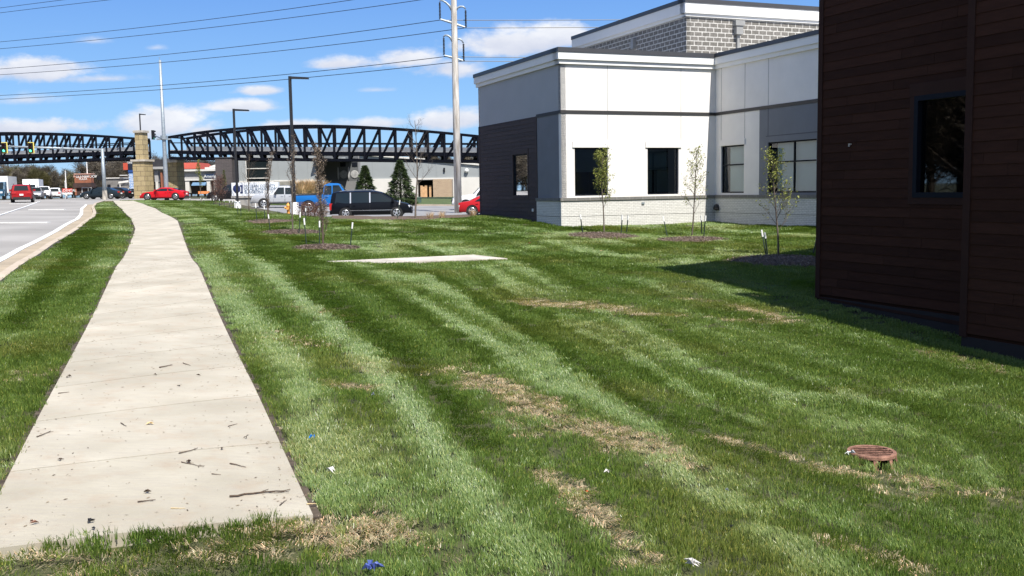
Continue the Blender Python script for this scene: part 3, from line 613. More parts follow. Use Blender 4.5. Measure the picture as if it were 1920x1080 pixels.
# ------------------------------------------------------------------ lamps, poles, signals
def street_lamp(base,ztop,label,r=.09,arm=1.2,conc=True,nm='street_lamp',sc=1.):
    L_=empty(nm,base,label=label,cat='street lamp',group='black area lamps'); x,y,z=base; cb=.68 if r<.09 else 1.; mb=MB(); 
    zz=z+(.5 if conc else 0)
    mb.beam((x,y,zz),(x,y,ztop),r*2,r*2); mb.build('pole',M['black'],L_)
    mb=MB(); mb.hexa([(x+r,y-.16*sc,ztop-.16),(x+arm,y-.2*sc,ztop-.2),(x+arm,y+.2*sc,ztop-.2),(x+r,y+.16*sc,ztop-.16),(x+r,y-.14*sc,ztop-.02),(x+arm,y-.2*sc,ztop-.1),(x+arm,y+.2*sc,ztop-.1),(x+r,y+.14*sc,ztop-.02)]); mb.build('lamp_head',M['black'],L_)
    if conc: mb=MB(); mb.lathe([(0,z+.78*cb),(.26*cb,z+.78*cb),(.27*cb,z+.72*cb),(.27*cb,z-.3)],(x,y,0),16); mb.build('concrete_base',M['white'],L_)
    return L_
p=hit(553,402); street_lamp(p,at(541,143,p[1])[2],'tallest black square-pole lamp rising beside the silver pickup')
p=hit(446,391); street_lamp(p,at(436,204,p[1])[2],'shorter black square-pole lamp left of the tallest one',r=.085)
street_lamp((pc[0]-.05,pc[1],pzt),at(258,213,128.5)[2],'small black lamp standing on top of the tan stone pier',r=.08,arm=.75,conc=False,sc=.6)
p=hit(313,373); zt=at(298,113,p[1])[2]; r=empty('steel_pole',p,label='tall tapered gray steel pole standing on the lawn before the red coupe',cat='pole')
mb=MB(); mb.lathe([(.0,p[2]-.2),(.26,p[2]-.2),(.25,p[2]+.3),(.20,p[2]+6.5),(.13,zt),(0,zt)],(p[0],p[1],0),16); mb.build('shaft',M['galv'],r,smooth=True)
zc=at(305,256,p[1])[2]; mb=MB(); mb.lathe([(.26,zc-.35),(.36,zc-.33),(.36,zc+.1),(.26,zc+.12)],(p[0],p[1],0),16); mb.beam((p[0]-.75,p[1]-.1,zc-.3),(p[0]+.8,p[1]-.1,zc-.3),.2,.16); mb.build('clamp_collar',M['galv'],r)
mb=MB(); mb.tube([(p[0]-.05,p[1],zt),(p[0]-.05,p[1],zt+.35)],.02,5); mb.beam((p[0]-.18,p[1],zt+.3),(p[0]+.05,p[1],zt+.3),.02); mb.build('finial',M['galv'],r)
def signal_head(c,label,face,sc=1.,lit=True,border=True):
    r=empty('traffic_light',c,label=label,cat='traffic light',group='traffic lights'); fx=np.array([math.cos(face),math.sin(face),0]); up=np.array([0,0,1]); fn=np.array([math.sin(face),-math.cos(face),0]); c=np.array(c)
    def bx(mb,w0,w1,h0,h1,d0,d1): mb.hexa([c+fx*x+fn*-dd_+up*h for h in(h0*sc,h1*sc) for x,dd_ in((w0*sc,d1),(w1*sc,d1),(w1*sc,d0),(w0*sc,d0))])
    if border:
        mb=MB(); bx(mb,-.34,.34,-.62,.62,-.02,0.0); mb.build('backplate',mat('yellow_backplate',(.85,.72,.18),.5,0),r)
    mb=MB(); bx(mb,-.25 if border else -.18,.25 if border else .18,-.54,.54,-.2,-.03); mb.build('housing',M['black'],r)
    for k,(nm,cc) in enumerate((('red_lens',(.10,.01,.01)),('amber_lens',(.10,.05,.0)),('green_lens',(.1,1.,.55)))):
        mb=MB(); q=c+up*(.34-.34*k)*sc-fn*-.0; pts=[tuple(q+fn*.215+fx*math.cos(a)*.135*sc+up*math.sin(a)*.135*sc) for a in np.linspace(0,2*math.pi,17)[:-1]]; mb.face(pts); 
        mb.build(nm,emit('green_light',cc,2.2) if (k==2 and lit) else mat(nm,cc,.3,0),r)
        mb=MB(); pr=[q+fn*.22+fx*math.cos(a)*.15*sc+up*math.sin(a)*.15*sc for a in np.linspace(0,math.pi,9)]; pr2=[v+fn*.15 for v in pr]
        for i in range(8): mb.face((pr[i],pr[i+1],pr2[i+1],pr2[i]))
        mb.build('visor',M['black'],r)
    return r
Ym=115.; b0=hit(197,372.5); b0=at(197,373,Ym); b0[2]=Lz(b0[0],Ym)+.0; r=empty('signal_mast',b0,label='gray steel signal mast with long horizontal arm reaching over the road',cat='signal mast')
zt=at(190,279,Ym)[2]; mb=MB(); mb.lathe([(0,b0[2]-.3),(.24,b0[2]-.3),(.17,zt),(0,zt)],(b0[0],Ym,0),14); mb.build('shaft',M['galv'],r,smooth=True)
e=at(-60,271.5,Ym-2); mb=MB(); mb.tube([(b0[0],Ym,zt-.12),tuple(e)],[.15,.07],10); mb.build('mast_arm',M['galv'],r,smooth=True)
mb=MB(); mb.lathe([(0,b0[2]+.9),(.26,b0[2]+.9),(.3,b0[2]-.2)],(b0[0],Ym,0),10); mb.build('pole_base',M['conc'],r)
mb=MB(); zz=at(193,333,Ym)[2]; mb.box(b0[0]-.75,b0[0]-.2,Ym-.2,Ym+.1,zz-.25,zz+.2); mb.beam((b0[0]-.3,Ym,zz),(b0[0],Ym,zz),.08); mb.build('walk_signal',M['black'],r)
signal_head(at(8.5,277,Ym-2.2),'leftmost lit green traffic light with yellow border on the mast arm',0,1.0)
signal_head(at(58.5,277,Ym-1.6),'lit green traffic light with yellow border, the second from the frame edge',0,1.0)
q=at(285,253,99.5); signal_head(q,'black traffic light seen from its side beside the tall gray pole',1.3,.85,lit=False,border=False)
mb=MB(); mb.beam((q[0]+.1,q[1],q[2]+.0),(p[0]-.2,p[1],zc-.25),.09); o=mb.build('signal_bracket',M['galv'],D.objects['steel_pole'])
# transmission pole
Yp=75.; tb=at(859,384,Yp); tz=Lz(tb[0],Yp); r=empty('utility_pole',(tb[0],Yp,tz),label='tall weathered wooden transmission pole with curved arms and insulator strings',cat='utility pole')
ztp=at(845,-190,Yp)[2]; mb=MB(); mb.tube([(tb[0],Yp,tz-.5),(tb[0],Yp,tz+8),(tb[0],Yp,tz+16),(tb[0],Yp,ztp)],[.29,.25,.21,.14],18); mb.build('shaft',M['pole'],r,smooth=True)
def P75(u,v): q=at(u,v,Yp); return q
arms=[]
for (ux,vy,sx_,sy_,side) in ((849,22,824,2,-1),(853,22,873,17,1),(849,78,831,70,-1),(853,79,869,81,1)):
    a=P75(ux,vy); b=P75(sx_,sy_); m_=(a+b)/2+np.array([0,0,.28]); mb=MB(); mb.tube([a,a*.5+m_*.5+[0,0,.1],m_,b*.6+m_*.4+[0,0,.1],b],[.1,.085,.075,.065,.05],8); mb.build('upper_arm',M['galv'],r,smooth=True)
for (ux,vy,ex,ey) in ((849,43,825,36),(853,45,872,51),(849,108,833,104),(853,109,869,114)):
    a=P75(ux,vy); b=P75(ex,ey); mb=MB(); mb.tube([a,b],[.1,.07],8); mb.build('lower_arm',M['galv'],r)
for (ux,v0,v1) in ((824.5,4,36),(873,19,51),(832,71,103),(869,82,114)):
    a=P75(ux,v0); b=P75(ux+.6,v1); mb=MB(); nseg=12; mb.tube([a,b],.02,5)
    for k in range(nseg): z=a[2]+(b[2]-a[2])*(k+.5)/nseg; mb.lathe([(.02,z+.06),(.09,z-.02),(.05,z-.05),(.02,z-.06)],(a[0]+(b[0]-a[0])*(k+.5)/nseg,Yp,0),8)
    mb.build('insulator_string',M['black'],r)
# conductors: (pixel trace left of pole incl. attachment), right-hand end
wires=[([(0,15),(60,7),(125,-1),(824,-75)],None,'topmost thin power line crossing the upper left corner'),
 ([(0,24),(120,10),(200,0),(872,-62)],None,'second thin power line crossing the upper left corner'),
 ([(0,78),(240,56),(480,24),(650,1),(824,-25)],None,'upper line of the top conductor pair above the steel pole'),
 ([(0,91),(240,70),(480,41),(780,0),(873,-12)],None,'lower line of the top conductor pair above the steel pole'),
 ([(0,129),(240,110),(480,83),(650,62),(825,38)],[(1100,37.5),(1600,33)],'power line ending at the highest visible left arm of the wooden pole'),
 ([(0,140),(240,123),(480,100),(650,81),(872,52.5)],[(1100,51.5),(1600,48)],'power line ending at the highest visible right arm of the wooden pole'),
 ([(0,179),(240,165),(480,144),(650,129),(833,106)],[(1000,108),(1600,106)],'power line ending at the second left arm of the wooden pole'),
 ([(0,186),(240,173),(480,153),(650,139),(868,114.5)],[(1000,115.5),(1600,112)],'power line ending at the second right arm of the wooden pole')]
for tr,rt,lab in wires:
    ua,va=tr[-1]; A0=at(ua,va,Yp); E0=at(-420,0,165.); E0=E0[:2]+(A0[:2]-at(850,0,Yp)[:2])
    cf=np.polyfit([q[0] for q in tr],[q[1] for q in tr],2); pts=[]
    for t_ in np.linspace(0,1,26):
        xy=A0[:2]+(E0-A0[:2])*t_; u,_=px(xy[0],xy[1],20.)
        for _i in range(3): v_=np.polyval(cf,u); z=at(u,v_,xy[1])[2]; u,_=px(xy[0],xy[1],z)
        pts.append((xy[0],xy[1],z))
    pts=pts[::-1]
    if rt:
        cr=np.polyfit([ua]+[q[0] for q in rt],[va]+[q[1] for q in rt],2)
        for u in np.linspace(ua,1600,14)[1:]: pts.append(tuple(at(u,np.polyval(cr,u),Yp+ (u-ua)*.006)))
    mb=MB(); mb.tube(pts,.026,5); o=mb.build('power_line',M['black']); tag(o,lab,'power line','overhead conductors')
# ------------------------------------------------------------------ vehicles
PROF={ # (x fraction of length rear..front, z fraction of height): top line, belt line
 'minivan':([(-.5,.50),(-.49,.74),(-.465,.95),(-.42,.985),(-.1,1.),(.06,.985),(.13,.94),(.33,.60),(.44,.52),(.485,.44),(.5,.3)],[(-.5,.52),(.33,.565),(.44,.50),(.5,.30)]),
 'suv':([(-.5,.45),(-.49,.62),(-.455,.93),(-.40,.985),(0,1.),(.07,.97),(.20,.66),(.40,.60),(.475,.52),(.5,.36)],[(-.5,.58),(.20,.60),(.40,.56),(.475,.50),(.5,.34)]),
 'sedan':([(-.5,.42),(-.485,.64),(-.36,.70),(-.21,.94),(-.06,1.),(.05,.98),(.24,.68),(.42,.58),(.48,.47),(.5,.34)],[(-.5,.62),(-.36,.66),(.24,.62),(.42,.54),(.5,.33)]),
 'coupe':([(-.5,.42),(-.485,.66),(-.40,.73),(-.22,.93),(-.08,1.),(.02,.97),(.20,.70),(.42,.60),(.48,.46),(.5,.34)],[(-.5,.62),(-.40,.70),(.20,.65),(.42,.56),(.5,.33)]),
 'pickup':([(-.5,.42),(-.495,.60),(-.13,.60),(-.125,.64),(-.10,.94),(-.04,1.),(.08,.99),(.11,.96),(.20,.66),(.44,.60),(.485,.52),(.5,.38)],[(-.5,.58),(.20,.60),(.44,.57),(.485,.50),(.5,.36)])}
WIN={'minivan':[(-.44,-.255,-.42,-.26),(-.235,-.02,-.235,-.02),(0.0,.30,0.0,.125)],'suv':[(-.44,-.30,-.40,-.30),(-.28,-.08,-.28,-.08),(-.06,.16,-.06,.05)],
 'sedan':[(-.27,-.07,-.17,-.07),(-.05,.20,-.05,.045)],'coupe':[(-.30,-.16,-.19,-.15),(-.13,.16,-.13,.01)],'pickup':[(-.10,0.0,-.085,0.0),(.015,.17,.015,.10)]}
GL={'minivan':((6,7),(1,2)),'suv':((5,6),(1,2)),'sedan':((5,6),(2,3)),'coupe':((5,6),(2,3)),'pickup':((7,8),(3,4))}
def car(name,label,cat,pxc,Y,az,L_,W_c,H_,kind,body,wheel=.34,extra=None,group='cars on the lot and the street',zoff=RD,silver_pillars=False):
    q=at(pxc,380,Y); z=Lz(q[0],Y)+zoff; h=math.pi/2-math.radians(az)
    r=empty(name,(q[0],Y,z),h,label,cat,group,local=True)
    top,belt=PROF[kind]; xs=sorted({p[0] for p in top}|{-.47,-.3,.3,.46,-.2})
    zt=lambda x: np.interp(x,[p[0] for p in top],[p[1] for p in top])*H_; zbelt=lambda x: min(np.interp(x,[p[0] for p in belt],[p[1] for p in belt])*H_,zt(x)-.005)
    zb_=.17*H_ if kind!='pickup' else .24*H_; wf=lambda x: W_c/2*(1-.16*max(0,(abs(x)-.36)/.14)**2)
    def sec(x):
        w_=wf(x); T=zt(x); Bt=zbelt(x); k=max(0,T-Bt); rw=w_*.985-k*.30; X=x*L_
        half=[(X,w_*.90,zb_),(X,w_*.99,zb_+.10),(X,w_,(zb_+Bt)*.52),(X,w_*.985,Bt),(X,max(rw,.3),T-min(.05,k*.3+.005)),(X,max(rw-.14,.2),T),(X,0,T+.015)]
        return half
    mb=MB(); rows=[]
    for x in xs:
        hf=sec(x); full=[(a,b,c) for a,b,c in hf]+[(a,-b,c) for a,b,c in hf[-2::-1]]; i0=len(mb.v); mb.v+=full; rows.append((i0,len(full)))
    for (a,n_),(b,_) in zip(rows,rows[1:]):
        for k in range(n_-1): mb.f.append((a+k,a+k+1,b+k+1,b+k)); mb.uv+=[(0,0)]*4; mb.mi.append(0)
        mb.f.append((a+n_-1,a,b,b+n_-1)); mb.uv+=[(0,0)]*4; mb.mi.append(0)
    for (a,n_),rev in ((rows[0],0),(rows[-1],1)):
        f=tuple(a+k for k in range(n_)); mb.f.append(f if rev==0 else f[::-1]); mb.uv+=[(0,0)]*n_; mb.mi.append(0)
    bo=mb.build('body',body,r,smooth=True)
    es=bo.modifiers.new('edges','EDGE_SPLIT'); es.split_angle=math.radians(38)
    # glass
    def sidey(x,z): w_=wf(x)*.985; return w_-(z-zbelt(x))*.30+.012
    for sgn in (1,-1):
        for (b0_,b1_,t0_,t1_) in WIN[kind]:
            zl=max(zbelt(b0_),zbelt(b1_))+.04; zh=min(zt(t0_+.005),zt(t1_-.005))-.10; mb=MB()
            mb.face([(x*L_,sgn*sidey(x,zz),zz) for x,zz in ((b0_,zl),(b1_,zl),(t1_,zh),(t0_,zh))][::sgn]); mb.build('side_window',M['cglass'],r)
        if kind=='pickup':
            mb=MB(); mb.box(-.49*L_,-.14*L_,sgn*W_c*.40-.06,sgn*W_c*.40+.06,.60*H_,.635*H_); mb.build('bed_rail',M['plastic'],r)
    for nm,(i,j) in zip(('windshield','rear_window'),GL[kind]):
        (xa,_),(xb,_)=top[i],top[j]; sa,sb=sec(xa),sec(xb); k=.06; dx=.02 if nm=='windshield' else -.02
        def lerp(t): return xa*L_+(xb-xa)*L_*t+dx, zt(xa)+(zt(xb)-zt(xa))*t+.02, (sa[5][1]+(sb[5][1]-sa[5][1])*t)*1.0-.02
        x0,z0,w0=lerp(k); x1,z1,w1_=lerp(1-k); mb=MB(); mb.face([(x0,-w0,z0),(x0,w0,z0),(x1,w1_,z1),(x1,-w1_,z1)]); mb.build(nm,M['cglass'],r)
    # wheels
    for fx_ in (-.31,.315):
        for sgn in (1,-1):
            X=fx_*L_; y=sgn*(W_c/2-.005)
            mb=MB(); mb.lathe([(0,0),(wheel*1.17,0),(wheel*1.17,-.03)],(X,y+sgn*.012,wheel*1.03),20,'y'); 
            mb.build('wheel_arch',M['plastic'],r)
            mb=MB(); mb.lathe([(.0,-.20*sgn),(wheel*.95,-.20*sgn),(wheel,-.16*sgn),(wheel,0),(wheel*.93,.035*sgn),(wheel*.66,.03*sgn)],(X,y,wheel),24,'y'); wo=mb.build('wheel',M['tyre'],r,smooth=False)
            mb=MB(); mb.lathe([(wheel*.66,.030*sgn),(wheel*.60,.045*sgn),(wheel*.56,.02*sgn)],(X,y,wheel),24,'y')
            for k in range(5):
                a=2*math.pi*k/5+.3; c,s_=math.cos(a),math.sin(a); R_=wheel*.60; hw=wheel*.11
                mb.face([(X+c*R_-s_*hw,y+.042*sgn,wheel+s_*R_+c*hw),(X+c*R_+s_*hw,y+.042*sgn,wheel+s_*R_-c*hw),(X+s_*hw*.7,y+.03*sgn,wheel-c*hw*.7),(X-s_*hw*.7,y+.03*sgn,wheel+c*hw*.7)])
            mb.lathe([(0,.045*sgn),(wheel*.16,.045*sgn)],(X,y,wheel),10,'y'); mb.build('rim',M['rim'],wo)
    # lamps, bumpers, plate, mirrors, grille
    for sgn in (1,-1):
        zl=zt(.47)*.93; w_=wf(.47)
        mb=MB(); mb.hexa([(.455*L_,sgn*w_*.62,zl-.12),(.49*L_,sgn*w_*.62,zl-.12),(.475*L_,sgn*w_*.985,zl-.10),(.43*L_,sgn*w_*1.01,zl-.08),(.455*L_,sgn*w_*.62,zl+.02),(.49*L_,sgn*w_*.62,zl+.02),(.475*L_,sgn*w_*.985,zl+.04),(.43*L_,sgn*w_*1.01,zl+.05)]); mb.build('headlight',M['lamp'],r)
        zl=zbelt(-.48)*.92; tw=.28 if kind in('suv','sedan','coupe') else .12; w_=wf(-.49); mb=MB(); mb.box(-.508*L_,-.47*L_,min(sgn*w_*(1-tw*1.6),sgn*w_*1.01),max(sgn*w_*(1-tw*1.6),sgn*w_*1.01),zl-(.10 if tw>.2 else .28),zl+(.08 if tw>.2 else .14)); mb.build('taillight',M['tail'],r)
        xm=WIN[kind][-1][1]-.03; zm=zbelt(xm)+.14; mb=MB(); mb.box(xm*L_-.08,xm*L_+.08,min(sgn*wf(xm),sgn*(wf(xm)+.2)),max(sgn*wf(xm),sgn*(wf(xm)+.2)),zm-.09,zm+.09); mb.build('mirror',M['plastic'] if kind=='pickup' else body,r)
        for (b0_,b1_,t0_,t1_) in WIN[kind][:2]:
            mb=MB(); xh=b0_+.03 if b0_>-.3 else b1_-.03; zh_=zbelt(xh)-.12; yy=wf(xh)*.992; mb.box(xh*L_-.08,xh*L_+.1,min(sgn*yy,sgn*(yy+.035)),max(sgn*yy,sgn*(yy+.035)),zh_-.018,zh_+.018); mb.build('door_handle',body,r)
        for xx in (WIN[kind][0][1]+.01,WIN[kind][-1][1]-.0,WIN[kind][-1][0]-.01):
            mb=MB(); yy=wf(xx)*.998; z0_,z1_=zb_+.12,zbelt(xx)-.01; mb.hexa([(xx*L_-.008,sgn*(yy-.02),z0_),(xx*L_+.008,sgn*(yy-.02),z0_),(xx*L_+.008,sgn*(yy+.006),z0_),(xx*L_-.008,sgn*(yy+.006),z0_),(xx*L_-.008,sgn*(yy-.04),z1_),(xx*L_+.008,sgn*(yy-.04),z1_),(xx*L_+.008,sgn*(yy-.006),z1_),(xx*L_-.008,sgn*(yy-.006),z1_)]); mb.build('door_seam',M['plastic'],r)
    ends=wf(.5)
    mb=MB(); mb.box(.485*L_,.507*L_,-ends*.9,ends*.9,zb_-.02,zb_+.16); mb.build('front_bumper',M['plastic'] if kind!='pickup' else M['chrome'],r)
    mb=MB(); mb.box(-.508*L_,-.485*L_,-ends*.93,ends*.93,zb_-.02,zb_+.2); mb.build('rear_bumper',M['plastic'] if kind!='pickup' else M['chrome'],r)
    mb=MB(); mb.box(.488*L_,.509*L_,-ends*.5,ends*.5,zb_+.22,zt(.485)*.9); mb.build('grille',M['plastic'],r)
    mb=MB(); mb.box(-.515*L_,-.50*L_,-.17,.17,zb_+.34,zb_+.5); mb.build('license_plate',M['white'],r)
    mb=MB(); mb.box(-.40*L_,.40*L_,-W_c*.44,W_c*.44,zb_-.08,zb_+.03); mb.build('underbody',M['plastic'],r)
    if kind in('minivan','suv'):
        for sgn in(1,-1):
            mb=MB(); yy=sec(-.1)[4][1]-.05; mb.tube([(-.38*L_,sgn*yy,zt(-.38)-.0),(-.3*L_,sgn*yy,H_+.045),(.0*L_,sgn*yy,H_+.05),(.04*L_,sgn*yy,zt(.04))],.022,6); mb.build('roof_rail',M['chrome'] if silver_pillars else M['plastic'],r)
    if silver_pillars:
        for sgn in(1,-1):
            for xx in(-.2475,-.01):
                mb=MB(); zl=zbelt(xx)+.04; zh=zt(xx)-.1; hw=.014*L_/2*1.1; mb.face([(xx*L_-hw,sgn*sidey(xx,zl)*1.004,zl),(xx*L_+hw,sgn*sidey(xx,zl)*1.004,zl),(xx*L_+hw,sgn*sidey(xx,zh)*1.004,zh),(xx*L_-hw,sgn*sidey(xx,zh)*1.004,zh)][::sgn]); mb.build('bright_pillar',M['rim'],r)
            mb=MB(); mb.box(-.28*L_,.28*L_,sgn*W_c/2-.01,sgn*W_c/2+.012,zb_+.20,zb_+.235); mb.build('side_molding',M['chrome'],r)
    return r
PT=lambda n,c,m=0.: paint(n,c,m)
car('minivan','glossy black minivan parked broadside beside the lawn','minivan',697,64,86,5.14,1.95,1.75,'minivan',PT('black_car_paint',(.004,.005,.008)),silver_pillars=True)
car('pickup_truck','silver pickup truck facing left behind the young trees','pickup truck',536,88,-101,5.9,2.0,1.95,'pickup',PT('silver_car_paint',(.46,.47,.49),.35),wheel=.41)
car('pickup_truck','bright blue pickup truck behind the black minivan','pickup truck',624,76,84,5.6,1.95,2.22,'pickup',PT('blue_car_paint',(.012,.13,.40),.1),wheel=.45)
car('pickup_truck','white pickup truck half hidden by the office building corner','pickup truck',914,83,-95,5.9,2.0,1.93,'pickup',PT('white_car_paint',(.78,.78,.78)),wheel=.41)
car('sedan','red sedan cut off by the corner of the office building','car',926,69,92,4.7,1.82,1.42,'sedan',PT('crimson_car_paint',(.42,.015,.02)))
car('coupe','bright red coupe on the cross street behind the tall gray pole','car',309,109,-90,4.85,1.9,1.36,'coupe',PT('red_car_paint',(.52,.012,.02)),wheel=.36)
car('sedan','dark blue-gray sedan crossing the intersection in front of the stone pier','car',192,124,-88,4.9,1.85,1.45,'sedan',PT('navy_car_paint',(.016,.026,.036)))
car('sedan','black car just behind the dark blue-gray sedan','car',219,129,-80,4.6,1.82,1.44,'sedan',PT('black_car_paint_two',(.01,.01,.012)))
car('suv','dark red sport utility vehicle driving away on the road','suv',43,99,-24,4.75,1.95,1.72,'suv',PT('dark_red_car_paint',(.30,.012,.015)),wheel=.38)
car('suv','black sport utility vehicle parked at the left end of the white sign','suv',434,106,-92,4.7,1.9,1.7,'suv',PT('black_car_paint_three',(.012,.012,.014)),wheel=.36,silver_pillars=False)
car('suv','small white sport utility vehicle facing away beyond the intersection','suv',105,152,-22,4.5,1.85,1.65,'suv',PT('white_car_paint_two',(.75,.75,.75)))
car('sedan','white car glimpsed between the pylon sign and the stone pier','car',247,152,-90,4.6,1.8,1.4,'sedan',PT('white_car_paint_three',(.75,.75,.75)))
car('suv','gray car in the queue right of the dark red vehicle','suv',68,134,158,4.6,1.85,1.6,'suv',PT('gray_car_paint',(.22,.23,.25),.3))
car('pickup_truck','white pickup truck waiting in the oncoming queue','pickup truck',84,146,158,5.6,1.95,1.85,'pickup',PT('white_car_paint_four',(.7,.7,.7)))
# box trucks in the oncoming queue
def box_truck(pxc,Y,az,label,cab):
    q=at(pxc,380,Y); z=Lz(q[0],Y)+RD; r=empty('box_truck',(q[0],Y,z),math.pi/2-math.radians(az),label,'truck','trucks in the oncoming queue',local=True)
    mb=MB(); mb.box(-4,1.4,-1.15,1.15,.9,3.1); mb.build('cargo_box',M['white'],r)
    mb=MB(); mb.hexa([(1.5,-1.05,.5),(3.3,-1.05,.5),(3.3,1.05,.5),(1.5,1.05,.5),(1.5,-1.0,2.35),(2.2,-.95,2.35),(2.2,.95,2.35),(1.5,1.0,2.35)]); mb.box(2.2,3.6,-1.0,1.0,.5,1.35); mb.build('cab',cab,r)
    mb=MB(); mb.face([(3.0,-.85,1.4),(3.0,.85,1.4),(2.35,.8,2.25),(2.35,-.8,2.25)]); mb.build('windshield',M['cglass'],r)
    for X in(-2.6,2.7):
        for s_ in(1,-1): mb=MB(); mb.lathe([(0,-.2),(.45,-.2),(.45,.05),(0,.05)],(X,s_*1.0,.45),14,'y'); mb.build('wheel',M['tyre'],r)
    for s_ in(1,-1): mb=MB(); mb.box(3.58,3.63,s_*.75-.15,s_*.75+.15,.85,1.1); mb.build('headlight',M['lamp'],r)
    return r
box_truck(4,132,165,'white box truck with blue and teal cab at the left frame edge',mat('teal_cab_paint',(.02,.09,.16),.4,0))
box_truck(62,158,162,'white box truck standing behind the gray car in the queue',M['white'])
# ------------------------------------------------------------------ far buildings
def fbox(mb,u0,u1,v0,v1,Y,dep,zbase=None):
    a=at(u0,v0,Y); b=at(u1,v0,Y); t=at((u0+u1)/2,v0,Y)[2]; bz=at((u0+u1)/2,v1,Y)[2] if zbase is None else zbase
    mb.box(a[0],b[0],Y,Y+dep,bz,t); return a[0],b[0],bz,t
def zy(u,v,Y): return at(u,v,Y)[2]
def xu(u,Y): return at(u,350,Y)[0]
M['metalw']=mat('gray_metal_siding',(.30,.32,.325),.5,.05,.4); M['metalshade']=mat('shaded_metal_siding',(.11,.115,.12),.6,.08,.4); M['fwhite']=mat('pale_masonry',(.62,.60,.56),.85,.06,.6)  # the recess siding is the same metal, darkened to carry its shade
Yb=142.; g=1.0
MBd=empty('metal_warehouse',(xu(640,Yb),Yb,g),label='long gray metal warehouse with white masonry base behind the footbridge',cat='building')
xa,xb,xc,xd=xu(434,Yb),xu(594,Yb),xu(673,Yb),xu(1010,Yb); zs=zy(600,337,Yb); ztop=zy(500,289,Yb); kq=Yb/118.
def ribs(mb,x0,x1,y,z0,z1f,step=2.1):
    x=x0+step*.6
    while x<x1-.1: mb.box(x-.05,x+.05,y-.04,y-.001,z0,z1f(x)-.02); x+=step
wA=(xu(462,Yb),xu(507,Yb)); zwA=(zy(480,342,Yb),zy(480,300,Yb))
mb=MB(); mb.box(xa,wA[0],Yb,Yb+.3,zs,ztop); mb.box(wA[1],xb,Yb,Yb+.3,zs,ztop); mb.box(wA[0],wA[1],Yb,Yb+.3,zwA[1],ztop); mb.box(xa,xb,Yb+.3,Yb+30,zs+.5,ztop-.01); ribs(mb,xa,wA[0],Yb,zs,lambda x:ztop); ribs(mb,wA[1],xb,Yb,zs,lambda x:ztop); mb.build('wall',M['metalw'],MBd)
mb=MB(); mb.box(xa,wA[0],Yb-.12,Yb+.25,g-.6,zs); mb.box(wA[1],xb,Yb-.12,Yb+.25,g-.6,zs); mb.box(wA[0],wA[1],Yb-.12,Yb+.25,g-.6,zwA[0]-.02); mb.box(xc,xd,Yb-.12,Yb+.25,g-.6,zs); mb.build('masonry_base',M['fwhite'],MBd)
mb=MB(); 
for k in range(3): z=zwA[0]+(zwA[1]-zwA[0])*(0,.17,.60)[k]; mb.box(wA[0],wA[1],Yb-.06,Yb+.1,z,z+.12)
for x in (wA[0],wA[1]-.12): mb.box(x,x+.12,Yb-.055,Yb+.1,zwA[0],zwA[1])
mb.box(wA[0],wA[1],Yb-.05,Yb+.1,zwA[1]-.1,zwA[1]); wo=mb.build('window',M['fwhite'],MBd)
mb=MB(); mb.face([(wA[0],Yb+.05,zwA[0]),(wA[1],Yb+.05,zwA[0]),(wA[1],Yb+.05,zwA[1]),(wA[0],Yb+.05,zwA[1])]); mb.build('pane',M['cglass'],wo)
yr=Yb+6
mb=MB(); mb.box(xb,xc,yr,yr+.3,zs-.2,ztop); mb.box(xb-.3,xb,Yb+.3,yr+.3,zs,ztop); mb.build('recess_wall',M['metalshade'],MBd)
mb=MB(); mb.box(xc,xc+.3,Yb+.0,yr+.3,g-.6,ztop); mb.box(xb,xc,yr-.12,yr+.25,g-.6,zs-.2); mb.build('recess_base',mat('gray_stucco_base',(.20,.20,.205),.9,.05),MBd)
mb=MB(); za_,zb_2=zy(594,304,Yb),zy(650,298.5,Yb); mb.hexa([(xb-.2,Yb-1.2,za_),(xu(650,Yb),Yb-.2,zb_2),(xu(650,Yb),yr,zb_2+.1),(xb-.2,yr,zb_2+.1),(xb-.2,Yb-1.2,za_+.28),(xu(650,Yb),Yb-.2,zb_2+.28),(xu(650,Yb),yr,zb_2+.35),(xb-.2,yr,zb_2+.35)]); mb.build('canopy',M['metalw'],MBd)
for u in (644.5,665): # round wall ornaments
    c=at(u,327,yr); mb=MB(); mb.lathe([(0,-.1),(.42*kq,-.1),(.5*kq,-.06),(.5*kq,0)],(c[0],yr,c[2]),20,'y'); mb.build('round_ornament',mat('porthole_gray',(.34,.34,.34),.7,.3,3),MBd)
for u in (634.5,654): c=at(u,325,yr); mb=MB(); mb.lathe([(0,-1.0),(.12,-.6),(.16,0),(.1,.8),(0,1.0)],(c[0],yr-.15,c[2]),10); mb.build('wall_fin',mat('pale_fin',(.45,.45,.46),.6,.05),MBd)
for u in (643,665): c=at(u,308,yr); mb=MB(); mb.box(c[0]-.4,c[0]+.4,yr-.05,yr,c[2]-.35,c[2]+.3); mb.box(c[0]-.03,c[0]+.03,yr-.08,yr-.05,c[2]-.35,c[2]+.3); mb.build('high_window',M['frame'],MBd)
mb=MB(); zr=lambda x: np.interp(x,[xc,xu(790,Yb),xd],[zy(673,291,Yb),zy(790,299.5,Yb),zy(1010,321,Yb)]) ; xm=xu(790,Yb)
def gab(mb,x0,x1,y0,y1,zl,o=0): mb.hexa([(x0,y0,zl),(x1,y0,zl),(x1,y1,zl),(x0,y1,zl),(x0,y0,zr(x0)+o),(x1,y0,zr(x1)+o),(x1,y1,zr(x1)+o),(x0,y1,zr(x0)+o)])
gab(mb,xc+.3,xm,Yb,Yb+30,zs); gab(mb,xm,xd,Yb,Yb+30,zs); ribs(mb,xc+.3,xd,Yb,zs,zr,3.0); mb.build('wall',M['metalw'],MBd)
mb=MB()
